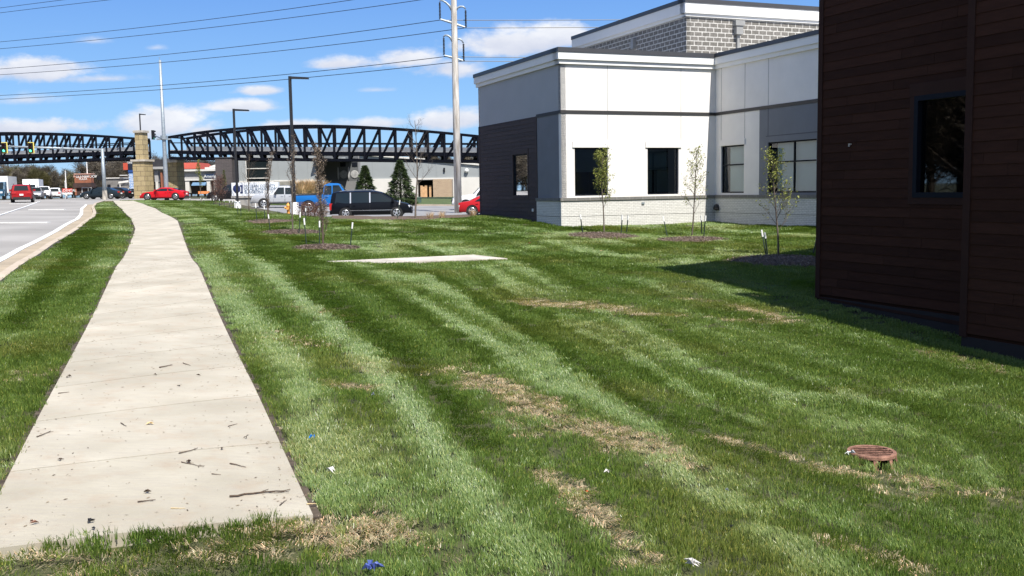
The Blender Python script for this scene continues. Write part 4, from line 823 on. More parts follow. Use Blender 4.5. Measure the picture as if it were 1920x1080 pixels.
for a,b in((xc+.3,xm),(xm,xd)): mb.hexa([(a,Yb-.25,zr(a)+.0),(b,Yb-.25,zr(b)+.0),(b,Yb+30,zr(b)+.0),(a,Yb+30,zr(a)+.0),(a,Yb-.25,zr(a)+.24),(b,Yb-.25,zr(b)+.24),(b,Yb+30,zr(b)+.24),(a,Yb+30,zr(a)+.24)])
mb.build('roof_edge',M['fwhite'],MBd)
c=at(875,320,Yb); mb=MB(); mb.blob((c[0],Yb-.25,c[2]),.3,10,6,.03); mb.build('wall_light',M['white'],MBd)
c=at(833,318,Yb); mb=MB(); mb.box(c[0]-.12,c[0]+.12,Yb-.2,Yb,c[2]-.3,c[2]+.25); mb.build('wall_lamp',M['black'],MBd)
c=at(532,350,Yb); mb=MB(); mb.box(xu(515,Yb),xu(553,Yb),Yb-.5,Yb-.14,g-.5,zy(530,340,Yb)); mb.build('block_pillar',mat('buff_block',(.25,.24,.21),.9,.25,2),MBd)
# brick enclosure with an open bay of lumber
Ye=134; x0,x1,x2=xu(785,Ye),xu(812,Ye),xu(847,Ye); zt_=zy(815,336,Ye); r=empty('brick_enclosure',(x1,Ye,.9),label='small buff brick enclosure with an open bay by the gray warehouse',cat='shed')
M['buff']=brickmat('buff_brick',(.45,.32,.20),(.36,.24,.15),(.5,.42,.32),.4,.13,.02,var=.3)
mb=MB(); mb.box(x1,x2,Ye,Ye+3,.2,zt_); mb.build('wall',M['buff'],r)
mb=MB(); mb.box(x0,x1-.01,Ye+2.8,Ye+3,.2,zt_-.05); mb.box(x0-.1,x1,Ye+.1,Ye+3,zt_-.15,zt_-.04); mb.box(x0-.1,x0,Ye+.1,Ye+3,.2,zt_-.15); mb.build('open_bay',mat('bay_shadow',(.03,.025,.02),.9,.3),r)
for k,(u,h_) in enumerate(((790,1.5),(794,1.35),(798,1.55),(806,1.5))): x=xu(u,Ye); mb=MB(); mb.box(x-.16,x+.16,Ye+.3+.1*k,Ye+.4+.1*k,.7,.95+h_); mb.build('board',mat('fresh_lumber',(.55,.34,.18),.8,.2) if k==0 else D.materials['fresh_lumber'],r)
# grassy island
isl=H((741,372.5),(870,371),(931,377),(932,388),(880,386.5),(740,386),off=RD); 
strip('kerb',[isl[5],isl[4],isl[3]],-.1,.15,-.3,.04,M['kerb'])
sheet('lawn',[tuple(p) for p in [isl[0],isl[1],isl[2],isl[3],isl[4],isl[5],isl[5]-[12,1],isl[0]-[14,-2]]],.02,mat('island_grass',(.05,.085,.02),1,.3,1.5,col2=(.09,.12,.035)),step=3,skirt=.3)
def greenbox(u,v,Y,w_,h_,lab):
    q=at(u,v,Y); z=Lz(q[0],Y); r=empty('utility_box',(q[0],Y,z),label=lab,cat='utility box'); mb=MB(); mb.box(q[0]-w_/2,q[0]+w_/2,Y,Y+w_*.8,z-.2,z+h_*.9); mb.build('cabinet',mat('utility_green',(.06,.11,.085),.6,.1) if 'utility_green' not in D.materials else D.materials['utility_green'],r); mb=MB(); mb.hexa([(q[0]-w_/2-.04,Y-.04,z+h_*.9),(q[0]+w_/2+.04,Y-.04,z+h_*.9),(q[0]+w_/2+.04,Y+w_*.84,z+h_*.9),(q[0]-w_/2-.04,Y+w_*.84,z+h_*.9),(q[0]-w_/2,Y,z+h_),(q[0]+w_/2,Y,z+h_),(q[0]+w_/2,Y+w_*.8,z+h_),(q[0]-w_/2,Y+w_*.8,z+h_)]); mb.build('lid',D.materials['utility_green'],r)
greenbox(734,368,96,.9,.75,'pale green utility box beside the right evergreen, seen over the black minivan'); greenbox(777,368,99,1.2,.6,'low dark green utility box on the grass island right of the evergreens')
# strip mall
Ys=152; r=empty('strip_mall',(xu(365,Ys),Ys,1.2),label='pale strip mall with red roof panel and blue shop sign under the footbridge',cat='building')
M['pale']=mat('pale_gray_siding',(.36,.355,.35),.9,.08,.6)
mb=MB(); fbox(mb,331,403,319,336,Ys,10); mb.build('wall',M['pale'],r)
mb=MB(); fbox(mb,331,403,317.5,321,Ys-.5,11); fbox(mb,331,403,336,338.5,Ys-.3,10); fbox(mb,384,403,313.5,317,Ys-.2,10); mb.build('white_fascia',M['fwhite'],r)
for (a,b) in ((331,335.5),(347,354.5),(387,394),(400,403)): mb=MB(); fbox(mb,a,b,338.5,362,Ys-.2,.8); mb.build('column',M['fwhite'],r)
mb=MB(); fbox(mb,331,403,338.5,364,Ys+2,8); mb.build('shopfront',mat('shopfront_dark',(.10,.07,.06),.6,.4,1),r)
mb=MB(); a=at(358,342,Ys-1.2); b=at(384,342,Ys-1.2); mb.hexa([(a[0],Ys-1.2,zy(370,348,Ys)),(b[0],Ys-1.2,zy(370,348,Ys)),(b[0],Ys+.5,zy(370,348,Ys)),(a[0],Ys+.5,zy(370,348,Ys)),(a[0],Ys-.4,zy(370,342,Ys)),(b[0],Ys-.4,zy(370,342,Ys)),(b[0],Ys+.5,zy(370,342,Ys)),(a[0],Ys+.5,zy(370,342,Ys))]); mb.build('blue_awning',mat('blue_awning',(.10,.19,.30),.8,.05),r)
mb=MB(); a=at(332,317,Ys); b=at(372,317,Ys); mb.hexa([(a[0],Ys,a[2]),(b[0],Ys,a[2]),(b[0],Ys+9,a[2]),(a[0],Ys+9,a[2]),(a[0]-.3,Ys+1.6,zy(350,304.5,Ys)),(b[0]-.5,Ys+1.6,zy(350,304.5,Ys)),(b[0]-.5,Ys+7,zy(350,304.5,Ys)),(a[0]-.3,Ys+7,zy(350,304.5,Ys))]); mb.build('red_roof',mat('red_roof_metal',(.33,.055,.03),.7,.08,.6),r)
mb=MB(); fbox(mb,383,402,327,334.5,Ys-.2,.19); sg=mb.build('shop_sign',mat('navy_sign',(.015,.04,.10),.5,0),r)
text('Ameriprise',.62,M['white'],(xu(384,Ys),Ys-.22,zy(392,333,Ys)),(math.pi/2,0,0),sg)
mb=MB(); a=at(383,317,Ys+4); mb.hexa([(xu(383,Ys),Ys+3,zy(390,312,Ys)),(xu(404,Ys),Ys+3,zy(390,312,Ys)),(xu(404,Ys),Ys+9,zy(390,312,Ys)),(xu(383,Ys),Ys+9,zy(390,312,Ys)),(xu(383,Ys),Ys+3,zy(390,311,Ys)),(xu(404,Ys),Ys+3,zy(404,305,Ys)),(xu(404,Ys),Ys+9,zy(404,305,Ys)),(xu(383,Ys),Ys+9,zy(390,311,Ys))]); mb.build('upper_roof',M['fwhite'],r)
# dark masonry block
Yd=124; r=empty('dark_building',(xu(418,Yd),Yd,.9),label='dark brown-gray masonry block between the strip mall and the warehouse',cat='building')
mb=MB(); fbox(mb,403,434,296,372,Yd,3); mb.build('wall',brickmat('dark_gray_brick',(.085,.07,.068),(.065,.055,.055),(.10,.09,.09),.6,.2,.02),r); mb=MB(); fbox(mb,402.5,434.5,294.5,296,Yd-.1,3.2); mb.build('parapet',M['cap'],r)
# gray house, left of the pylon sign
Yh=168; r=empty('gray_house',(xu(215,Yh),Yh,1.5),label='low gray stone house with white eaves left of the pylon sign',cat='house')
mb=MB(); fbox(mb,198,228,334.5,366,Yh,9); fbox(mb,222,243,346,366,Yh-2,2.1); mb.build('wall',mat('gray_fieldstone',(.17,.16,.15),.9,.3,1.2),r)
mb=MB(); fbox(mb,197.5,228.5,333,334.6,Yh-.2,9.3); fbox(mb,224,238,328,329.2,Yh-.5,.5); mb.build('eave',M['fwhite'],r)
mb=MB(); a=at(222,344,Yh-2.3); b=at(243,338,Yh-2.3); mb.hexa([(a[0],Yh-2.3,a[2]),(b[0],Yh-2.3,b[2]-.3),(b[0],Yh,b[2]-.3),(a[0],Yh,a[2]),(a[0],Yh-2.3,a[2]+.3),(b[0],Yh-2.3,b[2]+.05),(b[0],Yh,b[2]+.05),(a[0],Yh,a[2]+.3)]); fbox(mb,224,225.5,345,362,Yh-2.2,.2); mb.build('porch_gable',M['fwhite'],r)
for u in (201,220): mb=MB(); fbox(mb,u,u+6 if u<210 else u+4,346,353,Yh-.05,.04); mb.build('window',M['frame'],r)
# brown sign, banner, pylon, poles
Yg=150; r=empty('brick_sign',(xu(153,Yg),Yg,1.6),label='large orange-brown brick entrance sign with white lettering',cat='sign'); br_=mat('orange_brown_brick',(.27,.10,.055),.85,.2,1.5)
mb=MB(); fbox(mb,139,170,327,343,Yg,1.); mb.build('panel',br_,r); mb=MB(); fbox(mb,138,171,325.3,327,Yg-.15,1.3); fbox(mb,137.6,140,329,332.5,Yg-.1,.5); fbox(mb,166,168,329,332.5,Yg-.1,.5); mb.build('coping',mat('pale_red_coping',(.5,.30,.24),.8,.1),r)
mb=MB(); fbox(mb,136.5,171,343,352,Yg-.3,1.6); fbox(mb,141,158,352,366,Yg,1.); mb.build('base',mat('dark_planter',(.045,.025,.022),.9,.4,2),r)
mb=MB(); fbox(mb,140,143,353,366,Yg-.2,1.); mb.build('pillar',br_,r)
text('GLENBROOK',.55,M['white'],(xu(143,Yg),Yg-.04,zy(150,333.4,Yg)),(math.pi/2,0,0),r); text('PLAZA',.42,M['white'],(xu(149,Yg),Yg-.04,zy(150,337.5,Yg)),(math.pi/2,0,0),r)
r=empty('banner_sign',(xu(125,146),146,1.5),label='low red and white banner sign by the grass verge across the road',cat='sign')
mb=MB(); fbox(mb,116.5,134.5,353.5,360.5,146,.3); mb.build('red_panel',mat('banner_red',(.55,.05,.03),.6,.2,1.5),r); mb=MB(); fbox(mb,117,134.5,360.5,364.5,146,.3); mb.build('white_panel',M['white'],r)
text('DENTAL',.5,M['white'],(xu(118.5,146),145.9,zy(125,359.3,146)),(math.pi/2,0,0),r)
for (u,v0,v1,Y_,lab) in ((124.7,322,362,147,'white flagpole rising behind the red banner sign'),(123.2,341,362,148.,'short white post just left of the flagpole'),(164.7,296,343,151,'thin white pole standing in front of the brick sign')):
    a=at(u,v1,Y_); r=empty('flagpole',a,label=lab,cat='pole'); mb=MB(); z1=at(u,v0,Y_)[2]; z0=Lz(a[0],Y_)-.3; mb.tube([(a[0],Y_,z0),(a[0],Y_,z1)],[.10,.06],8); mb.build('shaft',M['white'],r); mb=MB(); mb.blob((a[0],Y_,z1+.05),.09,8,5,0); mb.build('finial',M['white'],r)
a=at(154,360,140); r=empty('barrier_frame',a,label='thin white pipe frame standing beside the dark blue-gray sedan',cat='frame'); mb=MB(); z0=Lz(a[0],140); z1=zy(160,352,140); mb.tube([(a[0],140,z0),(a[0],140,z1),(xu(171,140),140,z1),(xu(171,140),140,z0)],.05,6); mb.build('pipe',M['white'],r)
Yq=143; r=empty('pylon_sign',(xu(247,Yq),Yq,1.5),label='tall blue and white tenant pylon sign left of the stone pier',cat='sign')
mb=MB(); fbox(mb,239,253,300,356,Yq,.8); mb.build('cabinet',mat('navy_cabinet',(.012,.018,.035),.5,0),r)
mb=MB(); fbox(mb,230.5,238.8,305.5,318.5,Yq-.1,.6); mb.build('red_panel',mat('pylon_red',(.50,.08,.045),.6,0),r)
mb=MB(); fbox(mb,240,253,318.8,323.5,Yq-.06,.05); mb.build('blue_header',mat('pylon_blue',(.02,.07,.25),.5,0),r)
mb=MB(); fbox(mb,241.5,254,325,354,Yq-.06,.05); tp=mb.build('tenant_panel',mat('pylon_light_blue',(.20,.34,.60),.5,.1,3),r)
for k,tx_ in enumerate(('SALON','PIZZA','VISION','BANK','TAX','CARE')): text(tx_,.40,M['white'],(xu(242.3,Yq),Yq-.07,zy(247,330.2+k*4.7,Yq)),(math.pi/2,0,0),tp)
text('DINER',.42,M['white'],(xu(240.5,Yq),Yq-.02,zy(247,307,Yq)),(math.pi/2,0,0),r)
Yx=141; r=empty('gas_canopy',(xu(293,Yx),Yx,1.2),label='white and gray canopy column with brick post right of the stone pier',cat='canopy')
mb=MB(); fbox(mb,286,306,312.5,317,Yx,6); mb.build('fascia',M['pale'],r); mb=MB(); fbox(mb,289,296,317,341,Yx+.5,.7); mb.build('panel',M['pale'],r); mb=MB(); fbox(mb,291.5,296,341,360,Yx+.4,.6); mb.build('column',M['fwhite'],r); mb=MB(); fbox(mb,300.5,303.8,323,356,Yx+.3,.5); mb.build('brick_post',br_,r)
mb=MB(); fbox(mb,286,312,299,312.4,Yx+1,5); mb.build('upper_panel',mat('canopy_dark',(.03,.03,.035),.6,.1),r)
# white monument sign
Yo=97; a0,a1=xu(434,Yo),xu(522,Yo); zt_=zy(478,342,Yo); zb2=zy(478,366.5,Yo); r=empty('monument_sign',((a0+a1)/2,Yo,.6),label='long white monument sign with navy logo for oral surgeons',cat='sign')
mb=MB(); mb.box(a0,a1,Yo,Yo+.5,zb2,zt_); mb.build('panel',mat('sign_white',(.72,.74,.78),.7,.03),r)
mb=MB(); mb.box(a0-.05,a1+.05,Yo-.1,Yo+.6,zb2-.22,zb2-.003); mb.box(a0+.3,a1-.3,Yo,Yo+.5,.2,zb2-.22); mb.build('base',mat('sign_base_stone',(.33,.31,.29),.9,.1),r)
nv=mat('navy_logo',(.012,.022,.10),.5,0); mb=MB(); mb.blob((xu(443.5,Yo),Yo-.02,zy(443,354,Yo)),(.34,.06,.42),9,6,.16,4); X0=xu(450,Yo); X1=xu(455,Yo); za,zc_=zy(452,347,Yo),zy(452,362,Yo)
mb.box(X1-.14,X1,Yo-.04,Yo-.002,zc_,za); mb.box(X0,X1-.14,Yo-.04,Yo-.002,zc_,zc_+.12); mb.box(X0,X1-.14,Yo-.04,Yo-.002,za-.12,za); mb.build('logo',nv,r)
ink=mat('slate_lettering',(.10,.16,.25),.6,0)
for k,tx_ in enumerate(('MCLEAN COUNTY','ORAL & MAXILLOFACIAL','SURGEONS')): text(tx_,.36,ink,(xu(458,Yo),Yo-.012,zy(478,351+k*5.6,Yo)),(math.pi/2,0,0),r)
# orange work truck-ish planter seen beyond: low orange barrier
a=at(378,362,120); r=empty('orange_barrier',(a[0],120,Lz(a[0],120)),label='low orange barrier boards lying in front of the strip mall',cat='barrier')
for k in range(4): mb=MB(); x=xu(371+k*5,120); mb.box(x,x+.32,120,120.4,a[2]-.1,a[2]+.22); mb.build('board',mat('safety_orange',(.62,.22,.07),.7,.2) if k==0 else D.materials['safety_orange'],r)
# hydrant
p=hit(541,401); p=at(541,399,p[1]); zg=Lz(p[0],p[1]); r=empty('fire_hydrant',(p[0],p[1],zg),label='orange-yellow fire hydrant beside the silver pickup',cat='fire hydrant'); hy=mat('hydrant_orange',(.70,.33,.07),.6,.2,6)
mb=MB(); mb.lathe([(.16,zg-.1),(.16,zg+.06),(.105,zg+.08),(.105,zg+.48),(.14,zg+.5),(.13,zg+.58),(.07,zg+.68),(.03,zg+.70),(.03,zg+.75),(0,zg+.75)],(p[0],p[1],0),14); mb.build('barrel',hy,r); 
for s_ in (1,-1): mb=MB(); mb.lathe([(0,s_*.24),(.075,s_*.24),(.075,s_*.1)],(p[0],p[1],zg+.40),10,'x'); mb.build('nozzle_cap',hy,r)
mb=MB(); mb.lathe([(0,-.24),(.09,-.24),(.09,-.1)],(p[0],p[1],zg+.36),10,'y'); mb.build('pumper_cap',hy,r)
# white bollards along the lot edge
for i,(u,v) in enumerate(((441,391),(443.8,392.5),(449.5,393))):
    p=hit(u,v); r=empty('bollard',p,label=('leftmost','middle','rightmost')[i]+' of three white posts at the foot of the shorter lamp',cat='post',group='white posts by the shorter lamp'); mb=MB(); mb.lathe([(0,p[2]+.62),(.05,p[2]+.62),(.06,p[2]+.58),(.06,p[2]-.1)],(p[0],p[1],0),8); mb.build('shaft',M['white'],r); mb=MB(); mb.lathe([(.062,p[2]+.55),(.066,p[2]+.52),(.066,p[2]+.48),(.062,p[2]+.45)],(p[0],p[1],0),8); mb.build('reflective_band',M['galv'],r)
# ------------------------------------------------------------------ trees
def leafq(mb,c,s,q):
    n_=Vector((q.gauss(0,1),q.gauss(0,1),q.gauss(0,1))).normalized(); t_=n_.orthogonal().normalized()*s; b_=n_.cross(t_).normalized()*s*.6
    c=Vector(c); mb.face((c-t_,c-b_*.9,c+t_,c+b_*.9))
def limb(mb,tips,p,d,L_,r,q,depth,up,spread,gn=.9,segs=4):
    pts=[p.copy()]; rad=[r]; dd=d.normalized()
    for i in range(segs):
        dd=(dd+Vector((q.gauss(0,.08),q.gauss(0,.08),up*.12+q.gauss(0,.05)))).normalized(); pts.append(pts[-1]+dd*L_/segs); rad.append(r*(1-.75*(i+1)/segs)+.001)
        if depth>0:
            for _ in range(1 if i<1 else 2):
                if q.random()<gn:
                    a=q.uniform(0,2*math.pi); o=dd.orthogonal().normalized(); o=(Matrix.Rotation(a,3,dd)@o); nd=(dd*(1-spread)+o*spread).normalized()
                    limb(mb,tips,pts[-1],nd,L_*q.uniform(.38,.6)*(1-.3*i/segs),rad[-1]*.62,q,depth-1,up,spread,gn,3)
    mb.tube(pts,rad,5 if r>.02 else 3,cap=False); tips+= [(pts[k],dd) for k in range(1,len(pts))]
def young_tree(name,label,pos,h,crown,seed,bark,leaf=None,nleaf=3,ls=.035,first=.32,nb=16,up=.9,spread=.45,trunk_r=.028,cat='young tree',group=None,depth=2,buds=None,lean=0,cl=1.):
    q=random.Random(seed); r=empty(name,pos,label=label,cat=cat,group=group,local=True); mb=MB(); tips=[]
    pts=[Vector((0,0,-.1))]; d=Vector((lean,0,1)).normalized()
    for i in range(10): d=(d+Vector((q.gauss(0,.03),q.gauss(0,.03),.0))).normalized(); d.z=abs(d.z); pts.append(pts[-1]+d*(h*.92+.1)/10)
    mb.tube(pts,[trunk_r*(1-.82*i/10)+.003 for i in range(11)],7,cap=False)
    for k in range(nb):
        t=first+(1-first)*(k/nb)**.9*.97; i=min(9,int(t*10)); f=t*10-i; p=pts[i].lerp(pts[i+1],f); a=k*2.4+q.uniform(-.4,.4)
        L_=crown*(1.25-.75*(t-first)/(1-first))*q.uniform(.75,1.15); nd=Vector((math.cos(a)*spread*1.3,math.sin(a)*spread*1.3,up))
        limb(mb,tips,p,nd,L_,trunk_r*.42*(1.1-t*.6),q,depth,up,spread*.8)
    mb.build('trunk',bark,r,smooth=True)
    if leaf:
        mb=MB()
        for (p,dd) in tips:
            if q.random()<cl:
                for _ in range(nleaf): leafq(mb,p+Vector((q.gauss(0,.05),q.gauss(0,.05),q.gauss(0,.05))),ls*q.uniform(.6,1.4),q)
        mb.build('crown',leaf,r)
    return r
def leafmat(n_,c1,c2):
    m=D.materials.new(n_); m.use_nodes=True; t=m.node_tree; n=N(t); b=t.nodes['Principled BSDF']; b.inputs['Roughness'].default_value=.6; g=t.nodes.new('ShaderNodeNewGeometry')
    c=n.mix(g.outputs['Random Per Island'],c1,c2); t.links.new(c,b.inputs['Base Color']); tr=t.nodes.new('ShaderNodeBsdfTranslucent'); t.links.new(c,tr.inputs[0]); mx=t.nodes.new('ShaderNodeMixShader'); mx.inputs[0].default_value=.3
    t.links.new(b.outputs[0],mx.inputs[1]); t.links.new(tr.outputs[0],mx.inputs[2]); t.links.new(mx.outputs[0],t.nodes['Material Output'].inputs[0]); return m
LFg=leafmat('spring_leaf',(.14,.17,.02),(.34,.36,.08)); LFb=leafmat('dry_bud',(.14,.105,.08),(.36,.28,.21)); LFr=leafmat('reddish_twig_bud',(.12,.05,.04),(.2,.10,.07)); LFe=leafmat('evergreen_needles',(.030,.058,.018),(.10,.14,.05)); LFy=leafmat('arborvitae_foliage',(.10,.13,.02),(.17,.19,.04)); LFs=leafmat('dry_grass_plume',(.45,.30,.15),(.72,.54,.32))
BARK=M['bark']
G3='staked young trees in leaf by the office building'; GB='bare staked young trees along the lot'
trees=[]
def tp(u,v): return hit(u,v)
t1=tp(1133,437); young_tree('young_tree','young leafy tree before the left window of the white front wall',t1,3.15,.60,11,BARK,LFg,2,.030,.34,15,spread=.40,group=G3,cl=.55)
t2=tp(1297,444); young_tree('young_tree','sparser young leafy tree before the right end of the white front wall',t2,3.4,.64,23,BARK,LFg,1,.030,.28,14,spread=.46,group=G3,cl=.5)
t3=tp(1460,481); young_tree('young_tree','young leafy tree in front of the large gray-framed window',t3,3.05,.64,35,BARK,LFg,1,.028,.28,15,spread=.52,group=G3,cl=.6)
b1=tp(606,462); young_tree('young_tree','thick columnar bare tree with dry leaves in the nearest mulch ring',b1,3.35,.52,41,M['barkb'],LFb,2,.021,.08,26,up=1.6,spread=.25,trunk_r=.034,group=GB,cl=.5)
b2=tp(549,434); young_tree('young_tree','slender bare tree with pale trunk behind the second mulch ring',b2,3.85,.5,52,BARK,LFb,1,.024,.30,18,up=1.6,spread=.24,trunk_r=.03,group=GB,cl=.25)
b3=tp(503,413); young_tree('young_tree','bare columnar tree in front of the silver pickup nose',b3,3.3,.55,63,M['barkb'],LFb,1,.024,.10,22,up=1.5,spread=.26,trunk_r=.03,group=GB,cl=.25)
b4=tp(467,399); young_tree('young_tree','bare tree with splayed low branches before the monument sign',b4,4.3,.9,74,M['barkb'],None,first=.30,nb=13,up=.8,spread=.55,trunk_r=.035,group=GB)
b5=tp(779,410); young_tree('young_tree','bare tree with open branches right of the black minivan',b5,4.9,.95,85,BARK,None,first=.36,nb=14,up=.7,spread=.55,trunk_r=.045,group=GB)
b6=tp(416,386); young_tree('young_tree','reddish bare shrubby tree left of the shorter lamp',b6,2.6,.8,96,M['barkb'],LFr,1,.035,.06,26,up=.9,spread=.5,trunk_r=.03,group=GB,cl=.6)
b7=tp(404,384); young_tree('young_tree','small bare shrubby tree before the dark masonry block',b7,2.2,.7,97,M['barkb'],LFr,1,.035,.06,22,up=.9,spread=.5,trunk_r=.03,group=GB,cl=.5)
b8=tp(378,380); young_tree('young_tree','thin leafing sapling before the strip mall awning',b8,4.2,.7,98,BARK,LFg,2,.04,.3,12,up=1.4,spread=.3,trunk_r=.03,group=GB,cl=.4)
# stakes
def stake(u,v,vt,du,label,grp='green steel tree stakes',g0=None):
    p=hit(u,v) if g0 is None else g0; q=at(u+du,vt,p[1]); r=empty('tree_stake',p,label=label,cat='tree stake',group=grp); a=Vector(p)-Vector((0,0,.1)); b=Vector(q); c=a.lerp(b,.78)
    mb=MB(); mb.beam(a,c,.03,.03); mb.beam(a+Vector((.0,-.018,0)),c+Vector((0,-.018,0)),.008,.03); mb.build('post',M['stake'],r); mb=MB(); mb.beam(c,b,.042,.042); mb.build('white_tip',M['white'],r)
ST=[(1093,438,402,-5,'leaning stake left of the young tree before the left front window'),(1164,441,403,3,'nearer of two stakes right of the tree before the left front window'),(1174,437,404,4,'farther of two stakes right of the tree before the left front window'),
 (1253,446,405,-10,'leaning stake left of the sparser tree at the white front wall'),(1316,441,404,-1,'upright stake just right of the sparser tree at the white front wall'),(1319,446,404,4,'dark stake in front of the inner building corner'),
 (1438,482,431,-10,'white-tipped stake leaning left of the tree before the gray-framed window'),(1440,479,436,-6,'darker stake paired behind the white-tipped one near the gray-framed window'),(1523,476,440,10,'leaning stake partly hidden by the brown siding corner'),
 (575,460,409,-5,'leftmost white-tipped stake of the nearest bare tree'),(599,463,414,0,'middle white-tipped stake of the nearest bare tree'),(656,464,417,5,'rightmost white-tipped stake of the nearest bare tree'),
 (560,440,397,3,'white-tipped stake right of the slender pale-trunked tree'),(507,433,402,-4,'stake left of the slender pale-trunked tree'),(573,415,390,0,'short white-tipped stake beside the low hedge'),
 (482,417,381,-3,'stake left of the columnar tree by the silver pickup'),(497,415,385,-2,'stake just left of the columnar tree by the silver pickup'),(744,411,375,6,'stake right of the black minivan beside the bare tree')]
for a in ST: stake(*a)
ORD=('first','second','third','fourth','fifth','sixth','seventh','eighth','ninth','tenth','eleventh')
for i,(u,v,vt) in enumerate(((357,380,371),(377,382,371),(383,384,372),(396,385,372),(401,386,373),(412,387,373),(421,389,374),(431,391,376),(437,392,375),(446,404,380),(452,406,384))): stake(u,v,vt,-1,ORD[i]+' from the left of the small far white-tipped stakes near the shorter lamp','far row of white-tipped stakes')
# mulch rings
def chips(mb,cx,cy,rx,ry,n_,q,s=.03,zo=.0):
    for _ in range(n_):
        a=q.uniform(0,2*math.pi); t=math.sqrt(q.random())*1.03; x=cx+math.cos(a)*rx*t; y=cy+math.sin(a)*ry*t; z=Lz(x,y)+.02+zo*(1-t*t)+q.uniform(.0,.03)
        a2=q.uniform(0,math.pi); dx,dy=math.cos(a2)*s*q.uniform(.6,1.8),math.sin(a2)*s*q.uniform(.6,1.8); tz=q.uniform(-.02,.03); mb.face(((x-dx,y-dy,z-tz),(x+dy*.35,y-dx*.35,z+.01),(x+dx,y+dy,z+tz),(x-dy*.35,y+dx*.35,z+.005)))
CH=leafmat('bark_chip',(.04,.025,.018),(.30,.23,.18)); RINGS=[]
def ring(cx,cy,rx,ry,lab,n_=1500):
    q=random.Random(int(cx*91)); mb=MB(); mb.cur=0; K_=26; prev=None
    for t in (0,.35,.7,.9,1.0):
        i0=len(mb.v)
        for k in range(K_):
            a=2*math.pi*k/K_; f=t*(1+.05*math.sin(3*a+cx)); x,y=cx+rx*f*math.cos(a),cy+ry*f*math.sin(a); mb.v.append((x,y,Lz(x,y)+.005+.085*(1-t**3)-(0.05 if t==1. else 0)))
        if prev is not None:
            for k in range(K_): mb.f.append((prev+k,prev+(k+1)%K_,i0+(k+1)%K_,i0+k)); mb.uv+=[(0,0)]*4; mb.mi.append(0)
        prev=i0
    mb.cur=1; chips(mb,cx,cy,rx,ry,n_,q,.032,.085); o=mb.build('mulch_ring',[M['mulch'],CH]); tag(o,lab,'mulch ring','mulch rings round the young trees'); o['kind']='stuff'; RINGS.append((cx,cy,rx,ry))
c=hit(1131,443); ring(c[0],c[1],1.28,1.15,'oval bark mulch ring under the tree before the left front window')
c=hit(1298,451); ring(c[0],c[1],1.22,1.15,'oval bark mulch ring under the sparser tree at the white wall')
c=hit(1462,492); ring(c[0]+.1,c[1]+.2,1.4,1.25,'shaded bark mulch ring under the tree beside the brown siding')
c=hit(614,466); ring(c[0],c[1],1.05,1.0,'bark mulch ring of the nearest bare tree')
c=hit(548,437); ring(c[0],c[1],1.15,1.2,'bark mulch ring of the slender pale-trunked tree')
c=hit(507,416); ring(c[0],c[1],1.2,1.5,'thin mulch ring of the columnar tree by the silver pickup',400)
bedp=H((622,411.5),(700,413.5),(800,413),(880,408),(905,404.5),(905,402),(860,404),(780,406),(700,407),(622,405))
o=sheet('mulch_bed',[tuple(p) for p in bedp],.035,M['mulch'],step=1.,kind='stuff'); bedn=np.array(bedp)
bed2=H((400,378.5),(436,381),(470,389),(505,396),(540,401),(562,404),(562,407),(520,403.5),(480,398),(440,393),(415,388),(396,382)); sheet('mulch_bed',[tuple(p) for p in bed2],.03,mat('rough_mulch_turf',(.07,.045,.03),1,.5,3,col2=(.10,.09,.045)),step=1.,kind='stuff'); bed2n=np.array(bed2)
# shrubs
def tuftplant(name,lab,pos,h,w_,n_,m,seed,cat='shrub',droop=.5,bw=.012,group=None):
    q=random.Random(seed); r=empty(name,pos,label=lab,cat=cat,group=group,local=True); mb=MB()
    for _ in range(n_):
        a=q.uniform(0,2*math.pi); rr=w_*.25*math.sqrt(q.random()); b=Vector((math.cos(a)*rr,math.sin(a)*rr,-.03)); out=q.uniform(.1,1)*w_*.5; hh=h*q.uniform(.6,1.05); p1=b+Vector((math.cos(a)*out*.4,math.sin(a)*out*.4,hh*.7)); p2=b+Vector((math.cos(a)*out,math.sin(a)*out,hh*(1-droop*.2*q.random()))); s=Vector((-math.sin(a),math.cos(a),0))*bw
        mb.face((b-s,b+s,p1+s,p1-s)); mb.face((p1-s,p1+s,p2))
    mb.build('foliage',m,r); mb=MB(); mb.blob((0,0,.03),(w_*.16,w_*.16,.1),8,5,.2,seed); mb.build('root_clump',M['barkb'],r); return r
GO='tan ornamental grass clumps before the warehouse'
for i,(u,lab) in enumerate(((566,'leftmost tan ornamental grass clump above the blue pickup bed'),(578,'middle tan ornamental grass clump before the warehouse base'),(590,'right tan ornamental grass clump before the warehouse recess'),(599,'rightmost small tan grass clump before the warehouse recess'))):
    Y_=108+i; x=xu(u,Y_); tuftplant('ornamental_grass',lab,(x,Y_,Lz(x,Y_)),2.35,2.3,520,LFs,200+i,'ornamental grass',bw=.03,group=GO)
